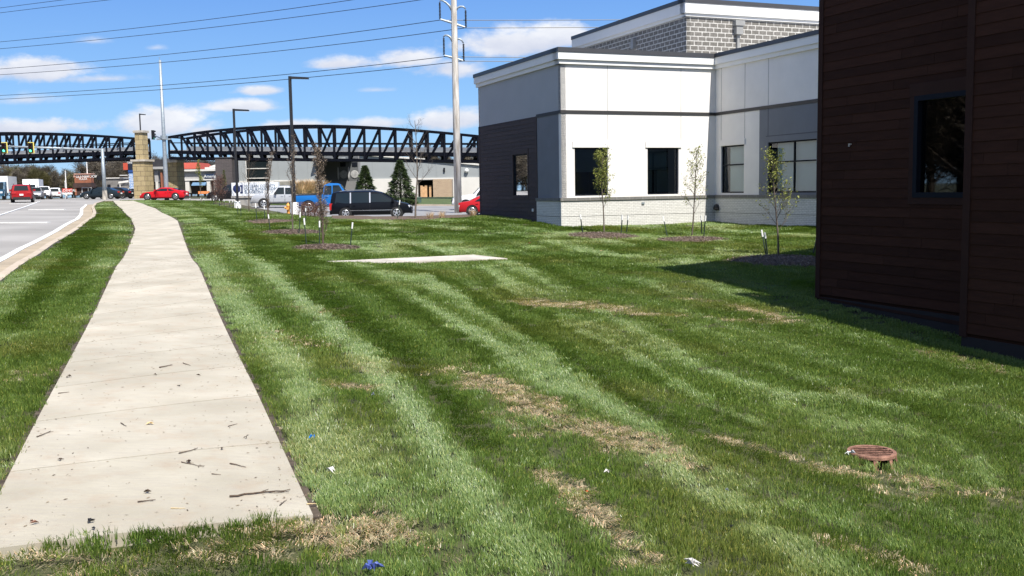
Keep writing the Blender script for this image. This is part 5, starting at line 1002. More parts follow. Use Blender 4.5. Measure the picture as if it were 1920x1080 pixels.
def bush(name,lab,pos,rx,ry,h,n_,m,seed,ls,cat='shrub',group=None,conical=False,stem=True):
    q=random.Random(seed); r=empty(name,pos,label=lab,cat=cat,group=group,local=True); mb=MB()
    for _ in range(n_):
        t=q.random(); a=q.uniform(0,2*math.pi)
        if conical: z=h*(t**1.35); k=(1-z/h)**.85*(1+.20*math.sin(z*8+a*3)+.14*math.sin(z*19+a*5))+.03; rr=k*(.45+.6*q.random()**.6)
        else: z=h*(.08+.92*t); k=math.sqrt(max(0,1-(2*t-1)**2*.8)); rr=k*q.random()**.4
        c=Vector((math.cos(a)*rx*rr,math.sin(a)*ry*rr,z-(.12*rr if conical else 0))); 
        if conical:
            o=Vector((math.cos(a),math.sin(a),q.uniform(-.35,.25))).normalized(); s_=ls*q.uniform(.6,1.5); t_=o*s_*1.6; b_=Vector((-math.sin(a),math.cos(a),q.gauss(0,.5))).normalized()*s_*.5; mb.face((c-b_,c+b_,c+t_))
        else: leafq(mb,c,ls*q.uniform(.6,1.4),q)
    mb.build('foliage',m,r)
    mb=MB(); mb.tube([(0,0,-.1),(0,0,h*.9)],[.05+.02*h,.01],6); mb.build('stem',M['barkb'],r); return r
for i,(u,Y_,h_,w_,lab) in enumerate(((685,97,3.75,1.15,'smaller dark evergreen above the black minivan roof'),(751,95,4.25,1.45,'larger dark evergreen right of the minivan'))): x=xu(u,Y_); bush('evergreen',lab,(x,Y_,Lz(x,Y_)-.05),w_,w_,h_,9000,LFe,300+i,.13,'evergreen tree','pair of evergreens',True)
x=xu(421,121); bush('arborvitae','narrow yellow-green arborvitae against the dark masonry block',(x,121,1.1),.35,.4,3.6,1400,LFy,310,.07,'shrub',None,True)
for i,(u,v) in enumerate(((566,406.5),(578,407.5),(590,408),(602,408.5))): p=hit(u,v); bush('low_hedge_shrub',('leftmost','second','third','rightmost')[i]+' brown twiggy shrub of the low hedge before the blue pickup',p,.35,.32,.78,900,LFr,320+i,.022,'shrub','low twiggy hedge shrubs')
for i,(u,v) in enumerate(((807,410.5),(829,409.5),(887,405.5))): p=hit(u,v); tuftplant('dry_grass_tuft',('left','right','rightmost wispy')[i]+(' dry tan tuft on the mulch strip right of the minivan' if i<2 else ' dry tuft by the office building corner'),p,.42,.6,70,LFs,330+i,'grass tuft',bw=.006,group='dry tufts on the mulch strip')
# background wood: individual bare trees, four prototypes copied
WOOD=leafmat('bare_twig_haze',(.075,.06,.045),(.15,.125,.085)); WOODo=leafmat('olive_budding_twigs',(.10,.09,.035),(.17,.15,.06)); WOODd=leafmat('dark_twigs',(.045,.038,.032),(.10,.085,.065))
def bigtree(seed,h,m,loc,lab,cone=False):
    q=random.Random(seed); r=empty('background_tree',loc,label=lab,cat='tree',group='trees of the far wood',local=True); mb=MB(); tips=[]
    pts=[Vector((0,0,-.5))]; d=Vector((0,0,1))
    for i in range(8): d=(d+Vector((q.gauss(0,.05),q.gauss(0,.05),0))).normalized(); pts.append(pts[-1]+d*h*.8/8)
    mb.tube(pts,[.26*(1-.8*i/8)+.01 for i in range(9)],6,cap=False)
    for k in range(13):
        t=.16+.8*k/13; i=min(7,int(t*8)); a=k*2.4+q.uniform(-.5,.5); limb(mb,tips,pts[i].lerp(pts[i+1],t*8-i),Vector((math.cos(a),math.sin(a),.75)),h*.36*(1.15-t*.5)*q.uniform(.8,1.2),.09*(1.2-t),q,2,.6,.5,.85)
    mb.build('trunk',M['barkb'],r)
    mb=MB()
    for (p,dd) in tips:
        for _ in range(5):
            c=p+Vector((q.gauss(0,.3),q.gauss(0,.3),q.gauss(0,.3))); o=(dd+Vector((q.gauss(0,.6),q.gauss(0,.6),q.gauss(0,.4)))).normalized()*q.uniform(.35,.9); s=o.orthogonal().normalized()*q.uniform(.015,.05); mb.face((c-s,c+s,c+o))
        if m is not WOODd and q.random()<.6: leafq(mb,p,.14,q)
    mb.build('crown',m,r); return r
protos=[bigtree(501,8.5,WOOD,(-70,205,1.2),'brownish bare tree in the far wood beyond the road'),bigtree(502,7.,WOODo,(-84,190,1.2),'olive budding tree in the far wood beyond the road'),bigtree(503,9.,WOODd,(-60,215,1.2),'dark bare tree in the far wood beyond the road'),bigtree(504,8.,WOOD,(-95,200,1.2),'brown bare tree in the far wood beyond the road')]
q=random.Random(9); WOODS=[]; FRONT=[]
for row,(Y_,sp,hs_) in enumerate(((182,5.2,.72),(192,5.5,.86),(205,5.5,1.0))):
    u=-60
    while u<332:
        x=xu(u,Y_)+q.uniform(-1.5,1.5); yy=Y_+q.uniform(-4,4); i=q.choice([0,0,1,1,3] if u<190 else [2,2,0,3])
        if row==0:
            if 0<u<190: FRONT.append((u,x,yy,i,hs_*q.uniform(.8,1.1),q.uniform(0,6.28)))
            elif u<0: WOODS.append((x,yy,Lz(x,yy)-.1,q.uniform(0,6.28),hs_,i))
        else: WOODS.append((x,yy,Lz(x,yy)-.1,q.uniform(0,6.28),hs_*q.uniform(.78,1.1),i))
        u+=sp*F/Y_*q.uniform(.42,.62)
for u in range(332,412,13): WOODS.append((xu(u,190),190,1.3,u,q.uniform(.75,.95),2))
for u in range(735,1010,24): WOODS.append((xu(u,230),230,1.3,u,q.uniform(.95,1.3),u%3))
LB=['brownish bare tree','olive budding tree','dark bare tree','brown bare tree']; seen={}; CNT=('first','second','third','fourth','fifth','sixth','seventh','eighth','ninth','tenth','eleventh','twelfth')
for (u,x,yy,i,sc_,rz) in sorted(FRONT):
    if i==3: i=0
    k=seen.get(i,0); seen[i]=k+1; lb='the '+CNT[min(k,11)]+' '+LB[i]+' from the left along the front of the far wood'
    if k==0: o=protos[i]; o.location=(x,yy,Lz(x,yy)-.1); o.rotation_euler=(0,0,rz); o.scale=(sc_,)*3; o['label']=lb
    else: dup(protos[i],(x,yy,Lz(x,yy)-.1),rz,scale=sc_,label=lb)
for i in (2,3):
    if seen.get(i,0)==0:
        x=xu((232,296)[i-2],196); protos[i].location=(x,196,Lz(x,196)-.1); protos[i]['label']=('dark bare tree of the far wood behind the gray house','brown bare tree of the far wood behind the gray column')[i-2]
def instancer(name,P,rot,scl,kd,objs,extra=None,m=None,sub='_models'):
    n_=len(P); me=D.meshes.new(name); me.vertices.add(n_); me.vertices.foreach_set('co',np.asarray(P,float).ravel())
    def att(nm,ty,dat,key): a=me.attributes.new(nm,ty,'POINT'); a.data.foreach_set(key,np.ascontiguousarray(dat).ravel())
    att('rot','FLOAT_VECTOR',np.asarray(rot,float),'vector'); att('scl','FLOAT_VECTOR',np.asarray(scl,float),'vector'); att('kd','INT',np.asarray(kd).astype(np.int32),'value')
    if extra is not None: att('tint','FLOAT_COLOR',extra,'color')
    o=D.objects.new(name,me); COL.objects.link(o); o['kind']='stuff'
    if m: me.materials.append(m)
    cl=D.collections.new(name+sub)
    for k in objs: cl.objects.link(k)
    ng=D.node_groups.new(name,'GeometryNodeTree'); ng.interface.new_socket('Geometry',in_out='INPUT',socket_type='NodeSocketGeometry'); ng.interface.new_socket('Geometry',in_out='OUTPUT',socket_type='NodeSocketGeometry')
    gi=ng.nodes.new('NodeGroupInput'); go=ng.nodes.new('NodeGroupOutput'); iop=ng.nodes.new('GeometryNodeInstanceOnPoints'); ci=ng.nodes.new('GeometryNodeCollectionInfo'); ci.inputs[0].default_value=cl; ci.inputs[1].default_value=True; ci.inputs[2].default_value=True
    def na(nm,ty): a=ng.nodes.new('GeometryNodeInputNamedAttribute'); a.data_type=ty; a.inputs[0].default_value=nm; return a.outputs[0]
    lk=ng.links.new; lk(gi.outputs[0],iop.inputs['Points']); lk(ci.outputs[0],iop.inputs['Instance']); iop.inputs['Pick Instance'].default_value=True
    lk(na('kd','INT'),iop.inputs['Instance Index']); lk(na('rot','FLOAT_VECTOR'),iop.inputs['Rotation']); lk(na('scl','FLOAT_VECTOR'),iop.inputs['Scale']); lk(iop.outputs[0],go.inputs[0])
    md=o.modifiers.new('scatter','NODES'); md.node_group=ng; return o
def joined(root,name):       # trunk and crown of a model tree as one mesh, for the uncountable wood
    V=[];Fc=[];mi=[];mats=[]
    for k,ch in enumerate(root.children):
        me=ch.data; b0=len(V); V+=[tuple(v.co) for v in me.vertices]; Fc+=[tuple(b0+i for i in p.vertices) for p in me.polygons]; mi+=[k]*len(me.polygons); mats.append(me.materials[0])
    me=D.meshes.new(name); me.from_pydata(V,[],Fc); me.polygons.foreach_set('material_index',mi)
    for m_ in mats: me.materials.append(m_)
    return D.objects.new(name,me)
JM=[joined(p_,'tree_model_%d'%i) for i,p_ in enumerate(protos)]
# the wood across the road, outside the frame to the left; the dark windows mirror it
for j in range(44):
    yy=124+(j*17.3)%60; xx=-.60*yy-4-(j*11.7)%50; WOODS.append((xx,yy,Lz(xx,yy)-.3,j,1.3+.13*(j%4),(0,2,3,1)[j%4]))
i=0
for row,off_ in enumerate((25,30,36,43)):
    for yy in np.arange(-12+row*2,100,5.2+row*.6):
        xx=np.interp(yy,[p[1] for p in curbx],[p[0] for p in curbx])-off_+q.uniform(-1.5,1.5); i+=1
        if xx>-.60*yy-3: xx=-.60*yy-3-row*4
        WOODS.append((xx,yy,Lz(xx,yy)-.3,i*1.7,1.15+.13*(i%4),(0,2,3,1,0)[i%5]))
Wa=np.array(WOODS); tag(instancer('wood',Wa[:,:3],np.c_[Wa[:,3]*0,Wa[:,3]*0,Wa[:,3]],np.repeat(Wa[:,4:5],3,1),Wa[:,5],JM),'bare brown wood massed behind the road, sign and warehouse','wood')
# ------------------------------------------------------------------ drain grate
p=hit(1634,861); z=Lz(p[0],p[1]); R_=.20; DR=empty('drain_grate',(p[0],p[1],z),label='rusty round beehive drain grate standing proud of the lawn',cat='drain grate',local=True)
zt=.072
mb=MB(); mb.lathe([(R_*.84,zt),(R_*.97,zt+.002),(R_,zt-.008),(R_,zt-.03),(R_*.95,zt-.032),(R_*.84,zt-.012),(R_*.84,zt)],(0,0,0),40); mb.build('rim',M['rust'],DR)
cs,sn=math.cos(-.12),math.sin(-.12)
for k in range(-2,3):
    y=k*R_*.29; xl=math.sqrt(max(0,(R_*.83)**2-y*y)); w_=.0055; mb=MB(); mb.hexa([(cs*a-sn*b,sn*a+cs*b,c) for a,b,c in ((-xl,y-w_,zt-.008),(xl,y-w_,zt-.008),(xl,y+w_,zt-.008),(-xl,y+w_,zt-.008),(-xl,y-w_,zt-.001),(xl,y-w_,zt-.001),(xl,y+w_,zt-.001),(-xl,y+w_,zt-.001))]); mb.build('bar',M['rust'],DR)
for k in range(9):
    a=k*2*math.pi/9+.35; c=Vector((math.cos(a),math.sin(a),0)); t_=Vector((-c.y,c.x,0)); mb=MB(); A0=c*R_*.97; mb.hexa([tuple(A0-t_*.02+c*.03-Vector((0,0,.12))),tuple(A0+t_*.02+c*.03-Vector((0,0,.12))),tuple(A0+t_*.02+c*.045-Vector((0,0,.12))),tuple(A0-t_*.02+c*.045-Vector((0,0,.12))),tuple(A0-t_*.018-c*.012+Vector((0,0,zt-.028))),tuple(A0+t_*.018-c*.012+Vector((0,0,zt-.028))),tuple(A0+t_*.018+Vector((0,0,zt-.028))),tuple(A0-t_*.018+Vector((0,0,zt-.028)))]); mb.build('leg',M['rust'],DR)
mb=MB(); mb.lathe([(0,zt-.022),(R_*.86,zt-.022),(R_*.86,-.1)],(0,0,0),24); mb.build('pipe',mat('pipe_darkness',(.004,.004,.004),1,0,spec=0.),DR)  # black disc set close under the bars to paint the slots dark
# ------------------------------------------------------------------ litter on the walk and in the grass
WZ=.0215
def flat(u,v): p=hit(u,v,WZ); return p
def stick(u0,v0,u1,v1,r_,lab,name='twig',m=None,side=0,grp=None):
    a,b=flat(u0,v0),flat(u1,v1); q=random.Random(int(u0*7+v0)); L_=np.linalg.norm(b-a); n_=max(3,int(L_/.04)); pts=[]; nn=np.array([-(b-a)[1],(b-a)[0],0])/L_
    for i in range(n_+1): t=i/n_; pts.append(tuple(a+(b-a)*t+nn*q.gauss(0,L_*.02)+np.array([0,0,r_*1.1])))
    mb=MB(); mb.tube(pts,[r_*(1-.6*i/n_) for i in range(n_+1)],5)
    for k in range(side):
        i=q.randrange(1,n_); p0=np.array(pts[i]); s=q.choice((-1,1)); p1=p0+(b-a)*.18+nn*s*L_*.14; mb.tube([tuple(p0),tuple(p1)],[r_*.6,r_*.25],4)
    o=mb.build(name,m or M['twig'],org=tuple(a)); tag(o,lab,'twig',grp)
stick(430,932,545,920,.006,'longest dead twig lying near the end of the sidewalk',side=3)
stick(336,851,372,841,.004,'straight twig left of the leafy sprig on the sidewalk',side=1)
stick(70,820,96,809,.004,'twig near the left edge of the sidewalk',side=1)
stick(431,870,462,877,.004,'short twig near the right edge of the sidewalk',side=0)
stick(300,690,322,685,.006,'dark forked twig in the middle of the sidewalk',side=2)
stick(343,681,357,686,.004,'small bent twig on the upper part of the sidewalk',side=1)
stick(109,738,130,736,.004,'small dark straight twig by the left edge of the sidewalk')
stick(320,954,348,954,.003,'pale thin stalk near the end of the sidewalk',m=M['husk'])
stick(258,942,292,938,.004,'brown stalk above the sidewalk end',side=1)
stick(525,948,538,938,.003,'forked twig in the right corner of the sidewalk',side=1)
stick(428,800,445,795,.003,'thin twig with a bent end near the right edge',side=1)
stick(575,946,594,946,.004,'pale stick crossing the right edge of the sidewalk',m=M['husk'])
stick(340,867,383,876,.003,'curved stem of the leafy sprig on the sidewalk',side=3)
stick(227,794,237,800,.004,'tiny dark twig left of the yellow husk')
stick(397,889,414,891,.003,'tiny twig below the leafy sprig')
def bits(u,v,r_,n_,m,lab,name,cat,seed,h=.02,z0=WZ,sz=1.):
    q=random.Random(seed); c=hit(u,v,z0); mb=MB()
    for _ in range(n_):
        a=q.uniform(0,6.28); l=r_*q.uniform(.5,1.1); w_=l*.35; d=Vector((math.cos(a),math.sin(a),0)); s=Vector((-d.y,d.x,0)); c0=Vector((c[0]+q.gauss(0,r_*.3),c[1]+q.gauss(0,r_*.3),c[2]+.004)); cup=q.uniform(.3,1)*h
        mb.face((c0-d*l,c0-d*l*.2-s*w_+Vector((0,0,cup)),c0+Vector((0,0,cup*.3)))); mb.face((c0-d*l,c0+Vector((0,0,cup*.3)),c0-d*l*.2+s*w_+Vector((0,0,cup)))); mb.face((c0-d*l*.2-s*w_+Vector((0,0,cup)),c0+d*l+Vector((0,0,cup*.5)),c0+Vector((0,0,cup*.3)))); mb.face((c0+Vector((0,0,cup*.3)),c0+d*l+Vector((0,0,cup*.5)),c0-d*l*.2+s*w_+Vector((0,0,cup))))
    o=mb.build(name,m,org=tuple(c)); tag(o,lab,cat)
bits(282,795,.035,2,M['husk'],'yellow husk lying on the sidewalk','seed_husk','husk',1)
bits(276,925,.024,3,M['twig'],'curled dark dead leaf in the middle near the sidewalk end','dead_leaf','leaf',2)
bits(170,979,.026,4,M['black'],'dark gray crumpled leaf by the lower left of the sidewalk','dead_leaf','leaf',3)
bits(175,992,.016,3,M['black'],'small black lump just below the dark gray leaf','debris_lump','debris',4)
bits(66,981,.026,2,M['rust'],'reddish dead leaf at the lower left of the sidewalk','dead_leaf','leaf',5)
bits(355,867,.022,6,M['twig'],'dark leaves of the sprig on the sidewalk','leaf_cluster','leaves',6)
bits(462,822,.022,3,M['twig'],'dark leaf clump near the right edge of the sidewalk','dead_leaf','leaf',7)
bits(415,843,.016,2,M['barkb'],'small brown leaf right of the straight twig','dead_leaf','leaf',8)
bits(370,705,.022,2,M['barkb'],'long brown leaf on the upper sidewalk','dead_leaf','leaf',9)
bits(292,704,.02,2,M['barkb'],'brown leaf left of the middle on the upper sidewalk','dead_leaf','leaf',10)
bits(335,725,.014,3,M['black'],'small round black bit on the sidewalk','debris_lump','debris',11,h=.015)
bits(112,863,.02,3,M['barkb'],'flat brown leaf near the left edge of the sidewalk','dead_leaf','leaf',12)
bits(130,707,.03,4,M['twig'],'twiggy leaf heap on the left edge of the sidewalk','dead_leaf','leaf',13)
mb=MB(); q=random.Random(77)          # fine grit, clippings and tiny leaf bits on the concrete: uncountable
for _ in range(1100):
    t=q.random()**1.6; i=min(len(sw)-2,int(t*60)); a_,b_=sw[i]; s=q.random(); s=s if q.random()<.5 else (s**2.2 if q.random()<.4 else 1-(1-s)*s*.3-.0*(s)); 
    x,y=a_+(b_-a_)*s; x+=q.gauss(0,.1); y+=q.gauss(0,.2); z=Lz(x,y)+.0225; a=q.uniform(0,6.28); l=q.uniform(.003,.014)*(1+t*1.5); w_=l*q.uniform(.1,.35); d=(math.cos(a)*l,math.sin(a)*l); s2=(-math.sin(a)*w_,math.cos(a)*w_)
    if not inpoly(np.array([[x,y]]),sidew)[0]: continue
    mb.face(((x-d[0],y-d[1],z),(x+s2[0],y+s2[1],z+.003),(x+d[0],y+d[1],z+.002),(x-s2[0],y-s2[1],z)))
tag(mb.build('walk_litter',leafmat('litter_bits',(.09,.065,.04),(.36,.29,.20))),'tiny twigs, clippings and leaf bits scattered over the sidewalk','litter',kind='stuff')
bl=mat('blue_plastic',(.02,.22,.62),.4,0); vb=mat('violet_blue_foil',(.10,.14,.38),.35,.1,20)
bits(584,822,.02,4,bl,'small bright blue plastic scrap in the grass','plastic_scrap','litter',21,.03,.05)
bits(697,1068,.036,9,vb,'crumpled blue foil wrapper at the bottom of the picture','foil_wrapper','litter',22,.04,.045)
bits(1298,1060,.042,6,M['fwhite'],'pale crumpled leaf at the bottom of the lawn','dead_leaf','leaf',23,.04,.05)
bits(1370,992,.03,3,M['black'],'dark leaf in the lower right grass','dead_leaf','leaf',24,.03,.055)
bits(617,885,.035,3,M['fwhite'],'pale leaf beside the right edge of the sidewalk end','dead_leaf','leaf',25,.03,.055)
bits(1135,888,.035,3,M['fwhite'],'pale torn leaf in the middle of the lawn','dead_leaf','leaf',26,.03,.055)
bits(1101,924,.018,2,mat('orange_scrap',(.6,.12,.04),.6,0),'tiny orange scrap in the dry grass','plastic_scrap','litter',27,.03,.05)
bits(699,742,.02,2,bl if 0 else M['galv'],'small gray-blue scrap beside the round dry patch','plastic_scrap','litter',28,.03,.05)
bits(1362,921,.022,2,M['galv'],'small gray scrap in the right-hand light stripe','plastic_scrap','litter',29,.03,.055)
bits(1592,852,.035,4,M['white'],'white paper scrap against the rusty drain grate','paper_scrap','litter',30,.05,.03)
bits(1128,471,.07,4,M['husk'],'tan leaf on the lawn before the white building','dead_leaf','leaf',31,.04,.05); bits(993,457,.06,3,mat('orange_leaf',(.5,.22,.1),.8,0),'orange leaf on the lawn right of the concrete pad','dead_leaf','leaf',32,.05,.05)
#@@NEXT3
# ------------------------------------------------------------------ grass blades
def poly_w(pts): return np.array([hit(u,v)[:2] for u,v in pts])
def dseg(P,L_):
    d=np.full(len(P),1e9)
    for a,b in zip(L_,L_[1:]):
        ab=b-a; t=np.clip(((P-a)@ab)/(ab@ab),0,1); d=np.minimum(d,np.hypot(*(P-(a+t[:,None]*ab)).T))
    return d
STR=[ # (image trace, half width in metres, strength): + leans away (pale), - leans toward the viewer (dark)
 ([(320,408),(350,435),(385,500),(430,560),(495,640),(560,740),(600,850),(610,930)],.24,.55),
 ([(335,395),(385,421),(430,460),(480,495),(550,550),(640,640),(760,770),(860,880),(960,990),(1010,1060)],.17,1.),
 ([(440,430),(520,495),(600,540),(700,620),(770,690),(850,770),(900,840)],.20,-1.),
 ([(640,508),(720,545),(850,625),(930,690)],.13,-.8),
 ([(700,512),(750,545),(850,600),(950,680),(1060,740)],.15,.85),([(1200,830),(1280,900),(1390,980),(1500,1060)],.15,.75),
 ([(790,515),(830,540),(920,600),(1010,670),(1100,740),(1180,790),(1280,860),(1500,960),(1700,1040)],.12,.7),
 ([(800,508),(870,545),(960,605),(1080,680),(1150,730),(1260,790),(1400,850)],.17,-1.),
 ([(880,500),(940,550),(1000,585),(1130,650),(1250,720),(1400,800)],.12,-.85),
 ([(905,500),(960,545),(985,560)],.12,.6),([(1050,605),(1150,650),(1240,705),(1330,760),(1430,800)],.11,.9),
 ([(952,492),(1000,520),(1060,555)],.10,.85),([(1130,585),(1230,640),(1330,700),(1480,745)],.10,.85),
 ([(985,490),(1040,512),(1110,550)],.20,-.8),([(1180,595),(1240,615),(1330,655),(1430,692),(1560,740)],.2,-.8),
 ([(1180,520),(1290,570),(1330,578)],.09,.6),([(1480,745),(1600,745),(1700,770),(1800,800)],.13,.6),([(1440,660),(1560,700),(1650,720)],.15,-.6),([(1700,760),(1800,810),(1900,850)],.15,-.7),
 ([(1640,790),(1760,820),(1830,860),(1850,910)],.10,.6),([(1560,800),(1640,800),(1700,815)],.09,.6),([(1300,960),(1500,1000),(1700,1060)],.14,-.5),
 ([(1150,880),(1300,960),(1420,1050)],.12,-.35),([(1500,900),(1700,930),(1900,960)],.14,-.45),([(1400,900),(1560,960),(1760,1040)],.12,.3),
 ([(1740,740),(1800,730),(1920,790)],.12,.6),
 # verge
 ([(168,400),(120,460),(60,520),(0,590)],.22,.45),([(190,395),(150,450),(95,530),(20,620)],.2,-.9),([(205,400),(195,440),(140,540),(60,680)],.15,-.35),([(238,415),(215,450),(170,560)],.10,.3),
 # far field sweeps
 ([(620,410),(760,420),(900,432),(1020,452),(1120,478)],.35,.7),([(640,418),(800,428),(930,443),(1060,466)],.33,-.8),([(680,408),(830,413),(980,424),(1050,440),(1180,462)],.4,.5),([(860,410),(980,418),(1060,432)],.4,-.5),
 ([(640,445),(700,430),(760,445),(790,470),(820,480)],.3,-.7),([(735,448),(800,462),(860,478),(900,484)],.3,.8),([(690,455),(720,462),(700,478)],.3,.6),([(610,480),(720,480),(830,476)],.25,.4),([(880,455),(1000,470),(1100,492),(1180,515)],.25,-.5),([(900,440),(1010,455),(1160,480),(1300,492)],.25,.5),
 ([(1040,450),(1160,452),(1240,462)],.2,-.4),([(1180,480),(1260,470),(1300,485),(1230,505)],.2,.6),([(1340,430),(1420,436),(1525,444)],.2,.8),([(1340,438),(1440,446),(1525,452)],.2,-.6),([(1310,450),(1370,462),(1340,485)],.2,.5),([(1050,500),(1130,520),(1220,545)],.12,.4),
 # beyond, along the walk
 ([(300,380),(350,395),(420,418),(480,445),(540,475),(610,500)],.3,-.8),([(330,382),(400,402),(450,425),(520,450),(560,470)],.25,.5),([(360,380),(430,398),(500,425),(560,455),(600,478)],.3,-.6),([(260,378),(300,387),(350,402)],.35,.7),([(350,380),(400,390),(450,402)],.4,.5),([(320,377),(380,385),(430,396)],.3,-.5)]
STRW=[(poly_w(a),b*(.72 if a[0][1]>430 or a[-1][1]>700 else 1.),c) for a,b,c in STR]
DRY=[([(890,705),(960,742),(1060,788),(1150,815),(1230,850)],.25,1.),([(850,665),(900,700)],.06,.6),([(640,722),(690,726)],.14,.8),([(1010,885),(1080,925),(1150,990),(1200,1050)],.09,.9),([(600,1000),(690,990)],.22,1.),([(20,1050),(200,1065),(380,1045)],.14,.45),
 ([(1010,570),(1120,577)],.42,1.),([(1210,591),(1260,592)],.15,.9),([(1350,598),(1440,606)],.16,.6),([(1385,575),(1475,602)],.16,1.),([(1360,825),(1450,848),(1540,880),(1640,895),(1750,905)],.10,.75),([(1680,925),(1900,930)],.12,.5),([(930,780),(1010,815)],.09,.5),([(540,575),(620,590)],.25,.35),([(660,680),(700,700)],.12,.4),([(500,630),(560,650)],.3,.3),([(1270,560),(1330,565)],.2,.35),([(1560,1020),(1700,1060)],.1,.4),
 ([(588,975),(500,800),(470,720)],.045,.8),([(1870,700),(1750,660)],.25,.3),([(0,720),(60,700)],.2,.3)]
DRYW=[(poly_w(a),b,c) for a,b,c in DRY]
def vnoise(P,sc,seed):
    g=np.random.default_rng(seed).random((64,64)); x=P*sc+1000; i=np.floor(x).astype(int); f=x-i; f=f*f*(3-2*f); a,b=i[:,0]%64,i[:,1]%64; a2,b2=(a+1)%64,(b+1)%64
    return (g[a,b]*(1-f[:,0])+g[a2,b]*f[:,0])*(1-f[:,1])+(g[a,b2]*(1-f[:,0])+g[a2,b2]*f[:,0])*f[:,1]
def tuft(name,n_,rad,h,bw,lean,seed):
    q=random.Random(seed); mb=MB()
    for _ in range(n_):
        a=q.uniform(0,6.283); rr=rad*math.sqrt(q.random()); b=Vector((math.cos(a)*rr,math.sin(a)*rr,0)); hh=h*q.uniform(.55,1.12); ya=q.uniform(0,3.14159); s=Vector((math.cos(ya),math.sin(ya),0))*bw*.5
        th=lean+q.gauss(0,.20); off=Vector((q.gauss(0,.28),math.tan(min(1.15,max(-.6,th))),0)); 
        m_=b+Vector((off.x*.35*hh,off.y*.35*hh,hh*.55)); L_=math.sqrt(1+off.y**2); t_=b+Vector((off.x*hh,off.y*hh,hh))/L_**.75
        if lean>.3: s=Vector((1,q.gauss(0,.5),0)).normalized()*bw*.5
        mb.face((b-s,b+s,m_+s*.8,m_-s*.8)); mb.face((m_-s*.8,m_+s*.8,t_))
    o=mb.build(name,GRM); COL.objects.unlink(o); return o
GRM=D.materials.new('grass_blades'); GRM.use_nodes=True; t=GRM.node_tree; n=N(t); b=t.nodes['Principled BSDF']; b.inputs['Roughness'].default_value=.38; b.inputs['Specular IOR Level'].default_value=.45
at_=t.nodes.new('ShaderNodeAttribute'); at_.attribute_type='INSTANCER'; at_.attribute_name='tint'; gg=t.nodes.new('ShaderNodeNewGeometry')
c=n.mix(1.,at_.outputs['Color'],n.ramp(gg.outputs['Random Per Island'],[(0,(.6,.66,.55)),(.5,(1,1,1)),(.93,(1.35,1.3,1.2)),(1,(3.2,2.1,2.2))]),'MULTIPLY')
t.links.new(c,b.inputs['Base Color']); tr=t.nodes.new('ShaderNodeBsdfTranslucent'); t.links.new(n.mix(1.,c,(1.1,1.15,.5),'MULTIPLY'),tr.inputs[0]); mx=t.nodes.new('ShaderNodeMixShader'); mx.inputs[0].default_value=.33
t.links.new(b.outputs[0],mx.inputs[1]); t.links.new(tr.outputs[0],mx.inputs[2]); t.links.new(mx.outputs[0],t.nodes['Material Output'].inputs[0])
SWE=([p for p,_ in sw],[p for _,p in sw]); CB=list(curbx)+list(kc[1:])+list(streetedge[1:])
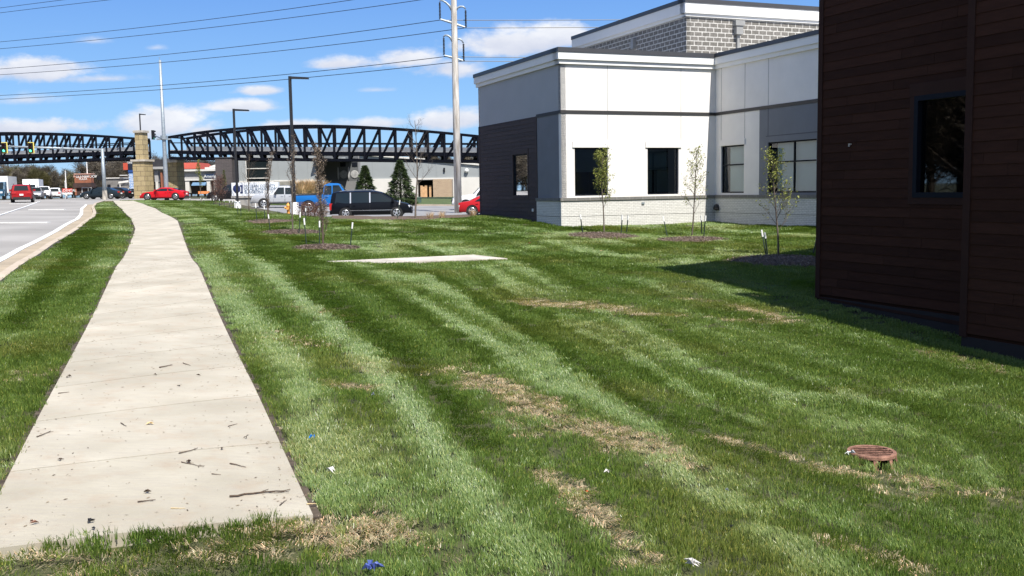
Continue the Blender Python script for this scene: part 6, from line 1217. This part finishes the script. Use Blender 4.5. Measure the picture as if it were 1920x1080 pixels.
def grass(name,zones,kinds,lab):
    """zones: list of (poly in world, y0, y1, density per m2, scale)"""
    pts=[];scl=[];zi=[]
    for (y0,y1,dens,rad_,sc) in zones:
        h0=y0*1.05+.5; area_pts=[]
        xs0,xs1=-.62*y1-2.3,.60*y1+2.3; n_=int((xs1-xs0)*(y1-y0)*dens); P=np.c_[nr.uniform(xs0,xs1,n_),nr.uniform(y0,y1,n_)]
        k=(P[:,0]>-.60*P[:,1]-2.2)&(P[:,0]<.58*P[:,1]+2.2); P=P[k]
        if y0<4: tt=nr.random(1000); P=np.concatenate([P,E0+(R0-E0)*(tt*1.25-.2)[:,None]-En*nr.uniform(-.037,.06,1000)[:,None]])
        k=inpoly(P,np.array(lawnpoly))&~(inpoly(P,sidew)&((P-R0)@En>.04))&~inpoly(P,padn)
        P=P[k]; k=np.ones(len(P),bool)
        for bl_ in (SWE[0],SWE[1],CB): k&=dseg(P,bl_)>rad_*.9
        P=P[k]; k=np.ones(len(P),bool)
        for (cx,cy,rx,ry) in RINGS: k&=(((P[:,0]-cx)/rx)**2+((P[:,1]-cy)/ry)**2)>nr.uniform(.86,1.08,len(P))
        k&=~inpoly(P,bedn)&~(inpoly(P,bed2n)&(nr.random(len(P))<.75))
        d=P-C0; k&=~((d@B2>-.05)&(d@A2>-.05)&(d@A2<60)); d=P-C1; k&=~((d@B2>-.0)&(d@A2>-30)&(d@A2<5)&(P[:,1]>30))
        d=P-W0; k&=~((d@B2>-.02)&(d@A2<.0)); d=P-WC; k&=~((d@B2>-.02)&(d@A2<0.)); dd_=np.hypot(P[:,0]-DR.location.x,P[:,1]-DR.location.y); k&=dd_>.175
        P=P[k]; pts.append(P); scl.append(np.full(len(P),sc)); zi.append(np.full(len(P),rad_))
    P=np.concatenate(pts); sc=np.concatenate(scl)
    def drymap(P):
        dry=np.zeros(len(P))
        for L_,hw,st in DRYW:
            d=dseg(P,L_); e=(vnoise(P,3.5,6)-.5)*1.5*hw+(vnoise(P,13,7)-.5)*1.0*hw; dry=np.maximum(dry,st*np.clip((1.9-(d+e)/hw)*.75,0,1))
        return dry
    dm=drymap(P)>.5; P=np.concatenate([P,P[dm]+nr.normal(0,.03,(dm.sum(),2))]); sc=np.concatenate([sc,sc[dm]]); n_=len(P)
    lean=np.zeros(n_); wob=P+np.c_[(vnoise(P,.5,3)-.5)*.12,(vnoise(P,.5,4)-.5)*.12]
    for L_,hw,st in STRW:
        d=dseg(wob,L_); w_=1/(1+np.exp((d-hw)/(.030+.0035*P[:,1]))); lean=np.where(w_>.02,lean*(1-w_)+st*w_,lean)
    lean*=np.clip((P[:,1]-3.2)/4,.45,1); lean+= (vnoise(P,.9,5)-.5)*.4*(1-np.abs(lean)); ax=np.c_[P@Sd*.22,P@Sp*2.6]; lean+=(vnoise(ax,1.,31)-.5)*.85*(1-.75*np.abs(lean)); 
    far_=np.clip((P[:,1]-24)/10,0,1); lean+=far_*(vnoise(P*[.25,1.2],.8,8)-.5)*.8
    dry=drymap(P)
    base=vnoise(P,.35,11); fine=vnoise(P,3.,12); mo=vnoise(P,1.1,13)
    g1=np.array([.100,.172,.030]); g2=np.array([.155,.222,.048]); f=np.clip(.6*base+.4*mo,0,1)[:,None]; colr=g1*(1-f)+g2*f
    yel=np.clip(np.clip((vnoise(P,.8,14)-.55)*3,0,1)*.5+np.clip(dry,0,1)*.7,0,1)[:,None]; colr=colr*(1-yel)+np.array([.19,.20,.05])*yel
    # sheen of blades bent away, painted in: a paler tint on the light passes
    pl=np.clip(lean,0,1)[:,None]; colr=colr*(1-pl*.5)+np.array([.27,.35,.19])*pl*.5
    isdry=(nr.random(n_)<np.clip(dry*1.2,0,.88)); straw=np.array([.42,.345,.22])*nr.uniform(.65,1.25,n_)[:,None]; colr=np.where(isdry[:,None],straw,colr*nr.uniform(.85,1.15,n_)[:,None])
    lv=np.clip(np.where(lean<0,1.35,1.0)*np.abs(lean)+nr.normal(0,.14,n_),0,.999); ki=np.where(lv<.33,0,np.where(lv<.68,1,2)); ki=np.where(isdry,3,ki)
    kind=ki*3+nr.integers(0,3,n_)
    away=math.radians(-19.5); az=np.where(lean>=0,away,away+math.pi)+nr.normal(0,.22,n_); az=np.where(ki==0,nr.uniform(0,6.28,n_),az); az=np.where(ki==3,nr.uniform(0,6.28,n_),az)
    vs=sc*nr.uniform(.8,1.2,n_); drk=np.where(dry>.4,.7,1.)
    z=Lz(P[:,0],P[:,1])-.004
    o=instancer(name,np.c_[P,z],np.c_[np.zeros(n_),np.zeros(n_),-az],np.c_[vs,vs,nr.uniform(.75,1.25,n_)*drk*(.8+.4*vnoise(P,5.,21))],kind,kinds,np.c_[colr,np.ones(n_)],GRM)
    o['label']=lab; o['category']='grass'; print(name,n_); return o
def kinds(pre,n_,rad,h,bw):
    out=[]
    for i,(ln,hm) in enumerate(((0.,1.),(.45,1.),(.9,.95),(1.05,.62))):
        for j in range(3): out.append(tuft(f'{pre}_{i}{j}_tuft',n_ if i<3 else int(n_*.75),rad,h*hm,bw,ln,i*10+j))
    return sorted(out,key=lambda o:o.name)
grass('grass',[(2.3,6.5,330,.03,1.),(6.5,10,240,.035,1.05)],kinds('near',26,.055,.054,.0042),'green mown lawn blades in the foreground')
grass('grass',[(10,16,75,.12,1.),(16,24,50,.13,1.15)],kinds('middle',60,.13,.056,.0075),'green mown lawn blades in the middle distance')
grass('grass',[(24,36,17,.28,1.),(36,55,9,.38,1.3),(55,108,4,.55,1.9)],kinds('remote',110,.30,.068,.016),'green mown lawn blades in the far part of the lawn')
